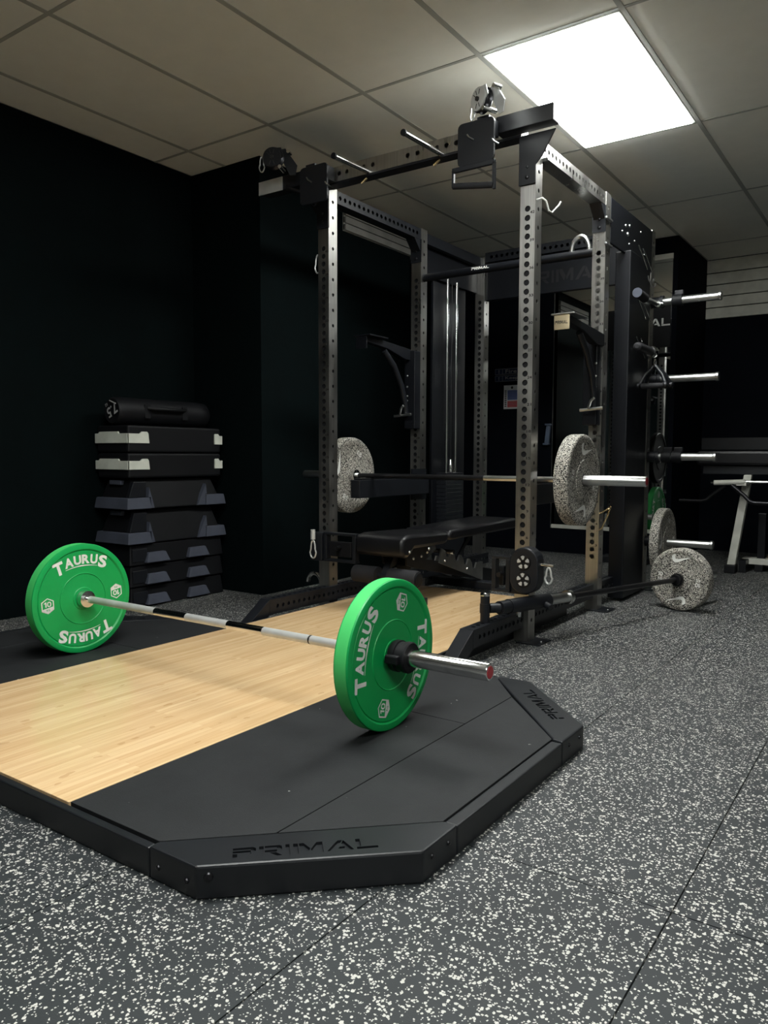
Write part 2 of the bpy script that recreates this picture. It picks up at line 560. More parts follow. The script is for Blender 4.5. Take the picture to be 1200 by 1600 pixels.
def ceiling_light(i, j, label):
    x0, y0 = TX0 + i * TXP, TY0 + j * TYP
    t = Thing('ceiling_light', label, 'light', (x0 + TXP / 2, y0 + TYP / 2, ZC), 'ceiling light panels')
    g = 0.014
    f = MB()
    f.box(x0 + g, x0 + TXP - g, y0 + g, y0 + g + .012, ZC - .004, ZC + .012)
    f.box(x0 + g, x0 + TXP - g, y0 + TYP - g - .012, y0 + TYP - g, ZC - .004, ZC + .012)
    f.box(x0 + g, x0 + g + .012, y0 + g + .012, y0 + TYP - g - .012, ZC - .004, ZC + .012)
    f.box(x0 + TXP - g - .012, x0 + TXP - g, y0 + g + .012, y0 + TYP - g - .012, ZC - .004, ZC + .012)
    t.part('frame', f, 'white')
    t.part('diffuser', MB().box(x0 + g + .012, x0 + TXP - g - .012, y0 + g + .012, y0 + TYP - g - .012, ZC - .009, ZC + .010), 'diffuser')
LL = {(0, -2): 'white ceiling light panel above the platform, just above the top of the frame',
      (3, -3): 'white ceiling light panel above the open floor, beyond the right of the frame',
      (0, 0): 'glowing white ceiling light panel above the right side of the power rack'}
for c in sorted(lamp_cells):
    ceiling_light(*c, LL.get(c, 'white ceiling light panel behind or beside the camera, out of frame'))
# ------------------------------------------------------------------ lifting platform
CX = -0.074                      # platform centre line
def mir(poly):
    return [(2 * CX - a, b) for a, b in reversed(poly)]
pf = Thing('lifting_platform', 'low black-edged lifting platform with a bamboo centre strip and black rubber side mats', 'platform', (CX, 0, 0))
octo = [(0.905, -0.845), (1.235, -0.54), (1.235, 0.35), (0.925, 0.668)]
octo = octo + mir(octo)
pf.part('base_board', MB().prism(octo, 'z', 0.0, 0.050), 'blacksoft')
pf.part('wood_deck', MB().box(-0.598, 0.450, -0.846, 2.21, 0.0505, 0.0705), 'bamboo', bevel=0.0015)
mats = [[(0.452, -0.842), (0.772, -0.842), (0.949, -0.672), (0.949, 0.163), (0.452, 0.163)],
        [(0.452, 0.1655), (0.949, 0.1655), (0.949, 0.490), (0.815, 0.655), (0.452, 0.655)],
        [(0.952, -0.669), (1.217, -0.416), (1.217, 0.198), (0.952, 0.487)]]
for q in mats:
    for poly in (q, mir(q)):
        pf.part('rubber_mat', MB().prism(poly, 'z', 0.0505, 0.0700), 'mat', bevel=0.001)
fr = [MB().box(2 * CX - 0.77, 0.77, -0.868, -0.8465, 0.0, 0.0655)]
for s in (0, 1):
    q = [(1.2185, -0.413), (1.252, -0.413), (1.252, 0.190), (1.2185, 0.190)]
    fr.append(MB().prism(mir(q) if s else q, 'z', 0.0, 0.0675))
for a, b in ((-0.598 + 0.0, 0.450),):
    pass
for f in fr:
    pf.part('edge_rail', f, 'platform', bevel=0.004)
# rear edge rails between corner plate and rack opening
for q in ([(0.452, 0.657), (0.812, 0.657), (0.812, 0.690), (0.452, 0.690)],):
    for poly in (q, mir(q)):
        pf.part('edge_rail', MB().prism(poly, 'z', 0.0, 0.0675), 'platform', bevel=0.003)
# strips that hold the wooden inlay inside the rack
for x0, x1 in ((0.4515, 0.463), (-0.611, -0.5995)):
    pf.part('edge_strip', MB().box(x0, x1, 0.692, 2.21, 0.0, 0.069), 'platform')
# corner plates
cfr = [(0.772, -0.868), (0.915, -0.868), (1.252, -0.555), (1.252, -0.4145), (1.219, -0.4145), (0.772, -0.8435)]
crr = [(1.252, 0.1915), (1.252, 0.362), (0.930, 0.690), (0.8135, 0.690), (0.8135, 0.657), (1.2195, 0.1995)]
STROKES = {
    'P': [[(0, 0), (.2, 0), (.2, .42), (0, .42)], [(0, .52), (.8, .52), (.72, .35), (1, .52), (1, .88), (.88, 1), (0, 1), (0, .8), (.78, .8), (.78, .7), (0, .7)]],
    'R': [[(0, 0), (.2, 0), (.2, 1), (0, 1)], [(.25, .8), (.78, .8), (.78, .58), (.25, .58), (.25, .38), (.72, .38), (.8, .4), (1, .5), (1, .9), (.9, 1), (.25, 1)], [(.45, .33), (.72, .33), (1, 0), (.74, 0)]],
    'I': [[(.1, 0), (.9, 0), (.9, 1), (.1, 1)]],
    'M': [[(0, 0), (.16, 0), (.16, 1), (0, 1)], [(.2, 1), (.36, 1), (.56, .45), (.5, .1), (.44, .1), (.2, .75)], [(.84, 0), (1, 0), (1, 1), (.8, 1), (.58, .35), (.62, .1), (.84, .6)]],
    'A': [[(0, 0), (.2, 0), (.56, .78), (.62, 1), (.46, 1)], [(.66, 1), (1, 0), (.8, 0), (.74, .18), (.42, .18), (.5, .36), (.68, .36), (.58, .7)]],
    'L': [[(0, .24), (.22, .24), (.22, 1), (0, 1)], [(0, 0), (1, 0), (1, .2), (0, .2)]]}
def stencil_cut(ob, c, right, up, wid, hgt, depth):
    """cuts the six-letter word out of ob's top face"""
    r, u = Vector(right).normalized(), Vector(up).normalized()
    ws = [1.0, 1.0, 0.22, 1.3, 1.2, 0.95]
    tot = sum(ws) + 0.14 * 5
    x = -wid / 2
    mb = MB()
    for ch, ww in zip('PRIMAL', ws):
        k = ww / tot * wid
        for poly in STROKES[ch]:
            pts = [Vector(c) + r * (x + a * k) + u * ((b - 0.5) * hgt) for a, b in poly]
            n = len(pts)
            vs = [p - Vector((0, 0, depth)) for p in pts] + [p + Vector((0, 0, 0.01)) for p in pts]
            mb.add(vs, [tuple(reversed(range(n))), tuple(range(n, 2 * n))] + [(i, (i + 1) % n, n + (i + 1) % n, n + i) for i in range(n)])
        x += k + 0.14 / tot * wid
    cut = mb.build('cutter', 'engrave', fix=True)
    cut.location = pf.L
    cut.data.transform(Matrix.Translation(-pf.L))
    md = ob.modifiers.new('cut', 'BOOLEAN')
    md.operation = 'DIFFERENCE'; md.object = cut; md.solver = 'EXACT'; md.use_self = True
    bpy.context.view_layer.update()
    me = bpy.data.meshes.new_from_object(ob.evaluated_get(bpy.context.evaluated_depsgraph_get()))
    ob.modifiers.clear()
    ob.data = me
    bpy.data.objects.remove(cut)

def primal(mb, c, right, up, wid, hgt, lift, bold=0.0):
    r = Vector(right).normalized()
    u = Vector(up).normalized()
    nn = r.cross(u)
    ws = [1.0, 1.0, 0.22, 1.3, 1.2, 0.95]
    tot = sum(ws) + 0.14 * 5
    x = -wid / 2
    for ch, ww in zip('PRIMAL', ws):
        k = ww / tot * wid
        for poly in STROKES[ch]:
            pts = [Vector(c) + r * (x + a * k) + u * ((b - 0.5) * hgt) + nn * lift for a, b in poly]
            mb.add(pts, [tuple(range(len(pts)))])
        x += k + 0.14 / tot * wid
    return mb
for s, (poly, tc, rv) in enumerate(((cfr, (1.045, -0.685), (1, 1)), (crr, (1.062, 0.478), (-1, 1)))):
    for mside in (0, 1):
        pl = mir(poly) if mside else poly
        c = pf.part('corner_plate', MB().prism(pl, 'z', 0.0, 0.0705), 'platform', bevel=0.005)
        t = (2 * CX - tc[0], tc[1]) if mside else tc
        if s == 0:
            r = (1, -1, 0) if mside else (1, 0.98, 0)
        else:
            r = (-1, -1, 0) if mside else (-0.97, 1, 0)
        u = (-r[1], r[0], 0)
        stencil_cut(c, (t[0], t[1], 0.0705), r, u, 0.30, 0.042, 0.006)
def dome(mb, c, axis, r=0.0065):
    c = Vector(c); a = Vector(axis).normalized()
    q = Matrix.Translation(c) @ a.to_track_quat('X', 'Z').to_matrix().to_4x4()
    mb.lathe([(-0.0005, 0.0005), (-0.0005, r), (r * 0.45, r * 0.8), (r * 0.7, 0.0005)], 12, 'x', mx=q)
for c, a in (((0.80, -0.868, 0.032), (0, -1, 0)), ((0.887, -0.868, 0.032), (0, -1, 0)), ((1.252, -0.52, 0.045), (1, 0, 0)),
             ((1.252, -0.452, 0.045), (1, 0, 0)), ((1.252, 0.245, 0.045), (1, 0, 0)), ((1.252, 0.325, 0.045), (1, 0, 0))):
    mb = MB(); dome(mb, c, a); pf.part('bolt', mb, 'blackmetal', smooth=True)
mb = MB(); dome(mb, (0.934, -0.852, 0.048), (0.68, -0.73, 0), 0.010); pf.part('bolt', mb, 'blackmetal', smooth=True)

# ------------------------------------------------------------------ weight plates
def ring_band(mb, x, r0, r1, n=64):
    vs = []; fs = []
    for k in range(n):
        a = 2 * PI * k / n
        vs += [(x, r0 * math.cos(a), r0 * math.sin(a)), (x, r1 * math.cos(a), r1 * math.sin(a))]
    for k in range(n):
        a, b = 2 * k, 2 * ((k + 1) % n)
        fs.append((a, a + 1, b + 1, b))
    mb.add(vs, fs)

def taurus(mb, x, rot):
    """arched word centred on the upper half of the face, turned by rot (counter-clockwise seen from +x)"""
    def R(y, z):
        return (x, y * math.cos(rot) - z * math.sin(rot), y * math.sin(rot) + z * math.cos(rot))
    ws = [('T', .046, .054), ('A', .039, .040), ('U', .034, .038), ('R', .036, .038), ('U', .034, .040), ('S', .040, .052)]
    tot = sum(q[1] for q in ws) + 0.003 * 5
    s = -tot / 2
    for ch, wd, hg in ws:
        yc = s + wd / 2
        top = 0.1805 - 1.55 * yc * yc
        an = -yc * 2.6
        c = R(yc, top - hg / 2)
        ca, sa = math.cos(rot + an), math.sin(rot + an)
        put_text(mb, ch, c, (0, ca, sa), (0, -sa, ca), wd, hg, 0.042)
        s += wd + 0.003
    pts = []
    for k in range(13):
        yy = -0.070 + 0.145 * k / 12
        zz = 0.136 - 1.9 * yy * yy
        th = 0.0042 * (1 - abs(k - 6) / 7.5)
        pts.append((yy, zz, th))
    vs = []; fs = []
    for yy, zz, th in pts:
        vs += [R(yy, zz - th / 2 - .0005), R(yy, zz + th / 2)]
    for k in range(12):
        fs.append((2 * k, 2 * k + 2, 2 * k + 3, 2 * k + 1))
    mb.add(vs, fs)

def badge(parent, x, yc, zc, rot, white, dark):
    def R(y, z, xx=x):
        return (xx, yc + y * math.cos(rot) - z * math.sin(rot), zc + y * math.sin(rot) + z * math.cos(rot))
    hx = [(0, .032), (.0265, .018), (.0265, -.018), (0, -.032), (-.0265, -.018), (-.0265, .018)]
    mb = MB()
    vs = [R(*p) for p in hx] + [R(p[0] * .86, p[1] * .88) for p in hx]
    mb.add(vs, [(i, (i + 1) % 6, 6 + (i + 1) % 6, 6 + i)[::-1] for i in range(6)])
    mb.add([R(-.024, -.011), R(-.024, -.0175), R(0, -.0295), R(.024, -.0175), R(.024, -.005)], [(0, 1, 2, 3, 4)])
    c, s_ = math.cos(rot), math.sin(rot)
    put_text(mb, '10', R(0, .0065), (0, c, s_), (0, -s_, c), .031, .021, 0.04)
    b = mb.build('weight_badge', white, parent)
    kb = MB(); put_text(kb, 'KG', R(.001, -.0165, x + .0003), (0, c, s_), (0, -s_, c), .015, .0085, 0.02)
    kb.build('badge_lettering', dark, b)

def root_at(name, label, cat, loc, xdir, group=None):
    t = Thing(name, label, cat, loc, group)
    q = Vector(xdir).normalized()
    up = Vector((0, 0, 1))
    yv = up.cross(q).normalized()
    zv = q.cross(yv)
    t.o.rotation_euler = Matrix(((q.x, yv.x, zv.x), (q.y, yv.y, zv.y), (q.z, yv.z, zv.z))).to_euler()
    return t.o

def green_plate(label, loc, spin, face=(1, 0, 0), th=0.052):
    """loc = centre of the +x face"""
    r = root_at('bumper_plate', label, 'weight plate', loc, face, 'green bumper plates')
    R_ = 0.225
    prof = [(0.0, 0.027), (0.0, 0.045), (-0.002, 0.047), (-0.003, 0.102), (-0.0005, 0.104), (-0.003, 0.106), (-0.003, 0.196), (-0.006, 0.198), (-0.002, 0.202),
            (0.0, 0.204), (0.0, 0.219), (-0.0018, 0.2235), (-0.005, R_),
            (-th + 0.005, R_), (-th + 0.0018, 0.2235), (-th, 0.219), (-th, 0.204), (-th + 0.003, 0.198), (-th + 0.003, 0.05), (-th, 0.045), (-th, 0.027)]
    MB().lathe(prof[::-1], 72, 'x').build('disc', 'green', r, smooth=True)
    MB().lathe([(-0.0062, 0.2248), (-0.0062, 0.2253), (-th + 0.0062, 0.2253), (-th + 0.0062, 0.2248)][::-1], 72, 'x').build('rim', 'litrim', r, smooth=True)  # thin band coloured as if brightly lit
    MB().lathe([(0.002, 0.0256), (0.002, 0.034), (-th - .001, 0.034), (-th - .001, 0.0256)][::-1], 32, 'x').build('hub_ring', 'satin', r, smooth=True)
    xf = -0.003 + 0.0007
    for k in (0, 1):
        mb = MB(); taurus(mb, xf, spin + k * PI); mb.build('lettering', 'white', r)
        a = spin + k * PI
        badge(r, xf, -0.158 * math.cos(a), -0.158 * math.sin(a), a, 'white', 'green')
    return r

def speck_plate(label, loc, spin, face=(1, 0, 0), th=0.07, R_=0.225):
    r = root_at('speckled_plate', label, 'weight plate', loc, face, 'speckled rubber weight plates')
    k_ = R_ / 0.225
    prof = [(0.0, 0.098), (-0.004, 0.101), (-0.004, 0.188), (0.0, 0.193), (0.0, 0.217), (-0.004, 0.2235), (-0.009, 0.225),
            (-th + 0.009, 0.225), (-th + 0.004, 0.2235), (-th, 0.217), (-th, 0.193), (-th + .004, 0.188), (-th + .004, 0.101), (-th, 0.098)]
    prof = [(0.0, 0.0265)] + [(a_, b_ * k_) for a_, b_ in prof] + [(-th, 0.0265)]
    MB().lathe(prof[::-1], 64, 'x').build('disc', 'speck', r, smooth=True)
    MB().lathe([(0.001, 0.0256), (0.001, 0.030), (-th - .001, 0.030), (-th - .001, 0.0256)][::-1], 24, 'x').build('hub_ring', 'blackmetal', r, smooth=True)
    # tick emblem outline
    sw = [(-.062, .012), (-.058, -.006), (-.048, -.019), (-.034, -.022), (-.018, -.019), (.072, .020), (-.012, .000), (-.026, -.003), (-.037, .000), (-.040, .010), (-.036, .024), (-.050, .022)]
    for k in (0, 1):
        a = spin + k * PI
        ca, sa = math.cos(a), math.sin(a)
        vs = []
        for y, z in sw:
            y, z = y * 1.12 * k_, (z * 1.30 + 0.146) * k_
            vs.append((-0.004 + 0.0008, y * ca - z * sa, y * sa + z * ca))
        MB().add(vs, [tuple(range(len(vs)))]).build('emblem', 'white', r)
        mb = MB()
        c = (-0.0032, -0.145 * ca * k_, -0.145 * sa * k_)
        put_text(mb, '10', (c[0], c[1] - sa * .012, c[2] + ca * .012), (0, ca, sa), (0, -sa, ca), .030, .024, 0.02)
        put_text(mb, 'KG', (c[0], c[1] + sa * .014, c[2] - ca * .014), (0, ca, sa), (0, -sa, ca), .026, .016, 0.02)
        mb.build('lettering', 'white', r)
    return r

def barbell(name, label, centre, hl, half, mats=('satin', 'chrome'), knurl_or_shade=(), cap='red', ends=(1, 1)):
    """bar along x"""
    t = Thing(name, label, 'barbell', centre)
    cx, cy, cz = centre
    rr = 0.0143
    xs = sorted({-hl, hl, *[q for k in knurl_or_shade for q in k]})
    rot = lambda prof: MB().lathe([(cx + a, b) for a, b in prof], 24, 'x', closed=False, mx=Matrix.Translation((0, cy, cz)))
    for a, b in zip(xs[:-1], xs[1:]):
        mid = (a + b) / 2
        kn = any(k[0] <= mid <= k[1] for k in knurl_or_shade)
        t.part('shaft_section', rot([(a, rr), (b, rr)]), mats[0] if kn else mats[1], smooth=True)
    for s in (-1, 1):
        def sp(pr):
            pr = [(s * a, b) for a, b in pr]
            return rot(pr if s > 0 else pr[::-1])
        sl = t.part('sleeve', sp([(hl + .001, 0.0248), (half - .003, 0.0248), (half, 0.0225)]), mats[1], smooth=True)
        t.part('inner_collar', sp([(hl - 0.028, 0.020), (hl - 0.026, 0.034), (hl - 0.003, 0.036), (hl - .0005, 0.034)]), 'chrome', parent=sl, smooth=True)
        t.part('end_cap', sp([(half, 0.018), (half + .0012, 0.0175)]), cap, parent=sl, smooth=True)
    return t

ZB = 0.0705 + 0.225
bar1 = barbell('barbell', 'chrome barbell with red end cap lying across the bamboo platform', (0, 0, ZB), 0.743, 1.117,
               knurl_or_shade=((-0.70, -0.29), (-0.115, 0.10), (0.27, 0.472), (0.48, 0.70)), mats=('zinc', 'chrome'))
MB().lathe([(0.4735, 0.0147), (0.4785, 0.0147)], 24, 'x', closed=False).build('ring_mark', 'ink', bar1.o)
green_plate('green bumper plate at the far left end of the platform barbell, facing the camera', (-0.747, 0, ZB), math.radians(3))
green_plate('large green bumper plate on the near right end of the platform barbell', (0.798, 0, ZB), math.radians(73))
cl = Thing('barbell_collar', 'black plastic clamp collar beside the near green plate', 'collar', (0.83, 0, ZB))
cl.part('clamp_ring', MB().lathe([(0.797, 0.0252), (0.797, 0.044), (0.802, 0.047), (0.818, 0.047), (0.820, 0.043), (0.838, 0.043), (0.840, 0.0465), (0.852, 0.0465), (0.856, 0.043), (0.856, 0.0252)][::-1], 32, 'x', mx=Matrix.Translation((0.005, 0, ZB))), 'blacksoft', smooth=True)
cl.part('latch', MB().box(0.806, 0.850, -0.062, -0.040, ZB - 0.012, ZB + 0.014), 'blacksoft', bevel=0.004)

# ------------------------------------------------------------------ power rack
RX0, RX1 = -0.726, 0.558
U = 0.074
RY = (1.484, 2.426, 3.300)
RH = 2.345
rk = Thing('power_rack', 'tall six-post steel power rack with cable columns and black base rails', 'power rack', (-0.084, 1.484, 0))
z_first = 2.013 - 41 * 0.0416
big = [(z_first + 0.0416 * k, 0.0140) for k in range(42)]
small = [(0.10 + 0.0832 * k, 0.0095) for k in range(27)]
up_mb = holed_tube(RH - 0.004, U, U, {'-y': big, '+y': big, '+x': small, '-x': small})
uprights = []
for iy, y in enumerate(RY):
    for x in (RX0, RX1 - U):
        mb = MB().add(up_mb.v, up_mb.f, Matrix.Translation((x + U / 2, y + U / 2, 0.004)))
        u = rk.part('upright', mb, 'steel')
        uprights.append((x, y, u))
        if not (iy == 1 and x > 0):
            rk.part('hole_shade_box', MB().box(x + .007, x + U - .007, y + .007, y + U - .007, 0.01, RH - 0.01), 'blacksoft', parent=u)  # added black box stands in for the shade inside the hollow post
        # stamped hole numbers
        if iy == 2:
            continue
        for k in range(14):
            nb = MB()
            z = z_first + 0.0416 * (41 - 3 * k) - 0.014
            put_text(nb, str(42 - 3 * k), (x + U * 0.82, y - 0.0004, z), (1, 0, 0), (0, 0, 1), 0.022 if 42 - 3 * k > 9 else 0.011, 0.0125, 0.03)
            rk.part('hole_number', nb, 'ink', parent=u)
# foot plates
for (x, y, u) in uprights:
    s = 1 if x > 0 else -1
    xc = x + U / 2
    f = MB().box(xc - 0.06 + s * 0.05, xc + 0.06 + s * 0.05, y - 0.035, y + 0.11, 0.0, 0.006)
    fp = rk.part('foot_plate', f, 'black', bevel=0.002)
    mb = MB(); dome(mb, (xc + s * 0.09, y + 0.035, 0.006), (0, 0, 1), 0.007); rk.part('foot_bolt', mb, 'chrome', parent=fp, smooth=True)
# base rails (holed tube with sloping front foot)
ZX = Matrix(((1, 0, 0, 0), (0, 0, 1, 0), (0, -1, 0, 0), (0, 0, 0, 1)))   # local z -> world y, local -y -> +z
YX = Matrix(((0, 0, 1, 0), (0, 1, 0, 0), (-1, 0, 0, 0), (0, 0, 0, 1)))   # local z -> world x, local -x -> +z
rail_h = [(0.06 + 0.0416 * k, 0.0105) for k in range(57)]
for x0, x1 in ((0.470, 0.534), (-0.702, -0.638)):
    xc = (x0 + x1) / 2
    tb = holed_tube(2.41, x1 - x0, 0.078, {'+x': rail_h, '-x': rail_h, '-y': rail_h})
    mb = MB().add(tb.v, tb.f, Matrix.Translation((xc, 0.985, 0.150 - 0.039)) @ ZX)
    rl = rk.part('base_rail', mb, 'black')
    rk.part('rail_foot', MB().prism([(0.985, 0.150), (0.985, 0.072), (0.90, 0.0), (0.765, 0.0), (0.80, 0.025)], 'x', x0, x1), 'black', parent=rl, fix=True, bevel=0.002)
# top side beams
side_h = [(0.030 + 0.044 * k, 0.0120) for k in range(19)]
for x0 in (RX1 - U + 0.0, RX0):
    for (ya, yb_) in ((RY[0] + U, RY[1]),):
        Lb = yb_ - ya - 0.002
        tb = holed_tube(Lb, U - 0.004, 0.068, {'+x': side_h, '-x': side_h})
        rk.part('side_beam', MB().add(tb.v, tb.f, Matrix.Translation((x0 + U / 2, ya + 0.001, 2.306)) @ ZX), 'steel' if x0 > 0 else 'black')  # left beam is black for steel in shade: its unlit side put into colour
# gusset brackets under the side beams at the second posts
for x0 in (RX1 - U, RX0):
    g = MB().box(x0 - 0.003, x0 + U + (0.0005 if x0 > 0 else 0.003), RY[1] - 0.004, RY[1] - 0.001, 2.13, 2.272)
    g.prism([(RY[1] - 0.004, 2.272), (RY[1] - 0.075, 2.272), (RY[1] - 0.004, 2.20)], 'x', x0 + 0.004, x0 + U - 0.004)
    gp = rk.part('gusset', g, 'black')
    for z in (2.155, 2.20):
        mb = MB(); dome(mb, (x0 + U * 0.5, RY[1] - 0.004, z), (0, -1, 0), 0.010); rk.part('bolt', mb, 'blackmetal', parent=gp, smooth=True)
# front top crossmember
fx = [-0.637, -0.579, -0.527, -0.416, -0.357, -0.14, -0.082, 0.031, 0.086, 0.141]
fh = [(q + 0.652, 0.0125) for q in fx]
tb = holed_tube(0.484 + 0.652, 0.077, 0.070, {'-y': fh, '+y': fh})
cm = rk.part('front_crossmember', MB().add(tb.v, tb.f, Matrix.Translation((-0.652, RY[0] + 0.036, 2.395)) @ YX), 'steel')
rk.part('crossmember_underside', MB().box(-0.65, 0.482, RY[0] + 0.001, RY[0] + 0.070, 2.345, 2.355), 'black', parent=cm)
# rear crossmember with name
rc = rk.part('rear_panel', MB().box(RX0 + U + .002, RX1 - U - .002, 3.32, 3.36, 2.03, 2.30), 'shroud', bevel=0.004)
rk.part('lettering', primal(MB(), (-0.05, 3.3192, 2.14), (1, 0, 0), (0, 0, 1), 0.62, 0.085, 0.0004, 0.02), 'engrave', parent=rc, label='faint dark lettering')
tb = holed_tube(RX1 - RX0 - 2 * U - .004, 0.07, 0.06, {'-y': [(0.05 + 0.0416 * k, 0.0115) for k in range(25)]})
rk.part('rear_crossmember', MB().add(tb.v, tb.f, Matrix.Translation((RX0 + U + .002, 3.335, 2.338)) @ YX), 'black')
# pull-up bar between the second posts
pb = rk.part('pull_up_bar', MB().tube((RX0 + U + .001, 2.463, 2.035), (RX1 - U - .001, 2.463, 2.035), 0.024, 24), 'shroud', smooth=True)
rk.part('grip_arch', MB().path([(0.40 + 0.052 * math.cos(a), 2.463, 2.05 + 0.085 * math.sin(a)) for a in [PI * k / 12 for k in range(13)]], 0.014, 12), 'satin', parent=pb, smooth=True)
rk.part('lettering', primal(MB(), (-0.23, 2.4385, 2.040), (1, 0, 0), (0, 0, 1), 0.12, 0.016, 0.0006, 0.02), 'white', parent=pb)

# black end brackets that carry the front crossmember and the top pulleys
gus = [(0.478, 2.122), (0.5605, 2.122), (0.5605, 2.205), (0.590, 2.235), (0.655, 2.343), (0.478, 2.343)]
for s in (0, 1):
    fxm = (lambda q: q) if s == 0 else (lambda q: -0.168 - q)
    pts = [(fxm(a), b) for a, b in gus]
    bk = rk.part('top_bracket', MB().prism(pts, 'y', RY[0] - 0.010, RY[0] - 0.001), 'black', fix=True, bevel=0.002)
    for z in (2.155, 2.20):
        mb = MB(); dome(mb, (fxm(0.520), RY[0] - 0.010, z), (0, -1, 0), 0.010 if z < 2.17 else 0.007); rk.part('bolt', mb, 'blackmetal', parent=bk, smooth=True)
    xe = 0.672 if s == 0 else -1.075
    if s:
        rk.part('beam_lit_face', MB().box(-1.087, -0.911, 1.396, 1.4015, 2.348, 2.420), 'zinc')  # pale plate paints the light caught by the black beam's front
    xi = 0.395 if s == 0 else -0.600
    rk.part('pulley_beam', MB().box(min(xe, xi), max(xe, xi), 1.402, 1.472, 2.350, 2.424), 'black', bevel=0.003)

def pulley_head(x, y, sgn, side):
    """front pulley: plate, two-cheek sheave, swivel bracket, D handle; x = plate centre"""
    rr_ = []
    for cx_, cz_, a0 in ((x + 0.070, 2.363, 0), (x - 0.070, 2.363, 90), (x - 0.070, 2.217, 180), (x + 0.070, 2.217, 270)):
        rr_ += [(cx_ + 0.022 * math.cos(math.radians(a0 + q_)), cz_ + 0.022 * math.sin(math.radians(a0 + q_))) for q_ in (0, 30, 60, 90)]
    r = rk.part('pulley_head', MB().prism(rr_, 'y', y - 0.006, y + 0.006), 'black', fix=True, bevel=0.002)
    # link to the beam
    rk.part('link', MB().box(x + sgn * 0.03 - 0.03, x + sgn * 0.03 + 0.03, y + 0.006, 1.402, 2.33, 2.40), 'black', parent=r)
    sx, sz = x + sgn * 0.045, 2.455
    if side == 'L':
        sx, sz = x - 0.27, 2.470
    q = Matrix.Translation((sx, y - 0.01, sz)) @ Matrix.Rotation(math.radians(-24 * sgn), 4, 'Z')
    rk.part('sheave', MB().lathe([(-0.030, 0.008), (-0.030, 0.052), (-0.024, 0.056), (-0.016, 0.047), (-0.006, 0.047), (0.002, 0.056), (0.006, 0.052), (0.006, 0.008)], 36, 'y', mx=q), 'blackmetal', parent=r, smooth=True, fix=True)
    ck = MB()
    n = 20
    ring = [(0.050 * math.cos(2 * PI * k / n), 0.050 * math.sin(2 * PI * k / n)) for k in range(n)]
    ck.prism(ring, 'y', -0.038, -0.031, mx=q)
    ck.prism([(0.01, 0.05), (0.060, 0.056), (0.125, -0.035), (0.115, -0.085), (0.085, -0.085), (0.05, -0.02)], 'y', 0.010, 0.016, mx=q)
    ck.prism([(0.0, 0.048), (0.050, 0.046), (0.065, 0.0), (0.02, -0.03)], 'y', -0.034, -0.030, mx=q)
    rk.part('cheek_plate', ck, 'zinc' if side == 'R' else 'black', parent=r, fix=True)
    mb = MB()
    for a in (-50, -20, 20, 160, 200):
        a = math.radians(a)
        p0 = q @ Vector((0.020 * math.sin(a), -0.0385, 0.020 * math.cos(a))); p1 = q @ Vector((0.040 * math.sin(a), -0.0385, 0.040 * math.cos(a)))
        mb.tube(p0, p1, 0.0018, 6)
    mb.lathe([(-0.046, 0.001), (-0.046, 0.011), (-0.038, 0.011), (-0.038, 0.001)], 6, 'y', mx=q)
    rk.part('slots_and_nut', mb, 'ink', parent=r, fix=True)
    pn = MB(); pn.tube(q @ Vector((0.045, -0.045, -0.055)), q @ Vector((0.045, 0.030, -0.055)), 0.010, 12)
    pn.tube(q @ Vector((0.085, -0.02, 0.03)), q @ Vector((0.085, 0.02, 0.03)), 0.010, 12)
    rk.part('pin', pn, 'chrome', parent=r, smooth=True)
    rk.part('carabiner', MB().path([q @ Vector((-0.062 + 0.013 * math.cos(a) * (1.25 if math.sin(a) < 0 else 0.8), -0.02, -0.03 + 0.040 * math.sin(a))) for a in [2 * PI * k / 16 for k in range(16)]], 0.0035, 8, closed=True), 'satin', parent=r, smooth=True)
    # D handle hanging under the plate
    hz = 2.175
    if side == 'R':
        h = rk.part('handle', MB().box(x - 0.105, x + 0.112, y - 0.035, y - 0.020, hz - 0.010, hz + 0.012), 'black', parent=r, bevel=0.003)
        a = MB().prism([(x - 0.105, hz), (x - 0.095, hz), (x - 0.095, hz - 0.075), (x - 0.105, hz - 0.075)], 'y', y - 0.035, y - 0.020)
        a.prism([(x + 0.100, hz), (x + 0.112, hz), (x + 0.112, hz - 0.115), (x + 0.100, hz - 0.115)], 'y', y - 0.035, y - 0.020)
        rk.part('handle_side', a, 'black', parent=r, fix=True)
        rk.part('grip', MB().tube((x - 0.100, y - 0.028, hz - 0.066), (x + 0.105, y - 0.028, hz - 0.098), 0.014, 16), 'foam', parent=r, smooth=True)
    for dx, dz in ((-0.03, -0.03), (0.095, -0.075)):
        rk.part('spring_pin', MB().path([(x + dx - 0.012, y - 0.010, 2.36 + dz), (x + dx, y - 0.013, 2.345 + dz), (x + dx + 0.022, y - 0.010, 2.33 + dz)], 0.004, 8), 'satin', parent=r, smooth=True)
pulley_head(0.350, 1.300, 1, 'R')
pulley_head(-0.600, 1.300, -1, 'L')
# arm under the left pulley
rk.part('pulley_brace', MB().path([(-0.86, 1.38, 2.345), (-0.78, 1.40, 2.31), (-0.70, 1.43, 2.24)], 0.012, 10), 'blackmetal', smooth=True)

# chrome grip rods on the front crossmember
for x, z, ya in ((0.059, 2.358, 1.156), (-0.387, 2.366, 1.206)):
    g = rk.part('grip_rod', MB().tube((x, ya, z - 0.008), (x, RY[0] - 0.0005, z), 0.0125, 16), 'chrome', smooth=True)
    rk.part('end_plug', MB().tube((x, ya - 0.012, z - 0.009), (x, ya, z - 0.008), 0.0150, 16), 'blacksoft', parent=g, smooth=True)
    rk.part('lock_pin', MB().tube((x - 0.050, RY[0] + 0.01, 2.318), (x - 0.022, RY[0] + 0.02, 2.344), 0.007, 12), 'brass', parent=g, smooth=True)

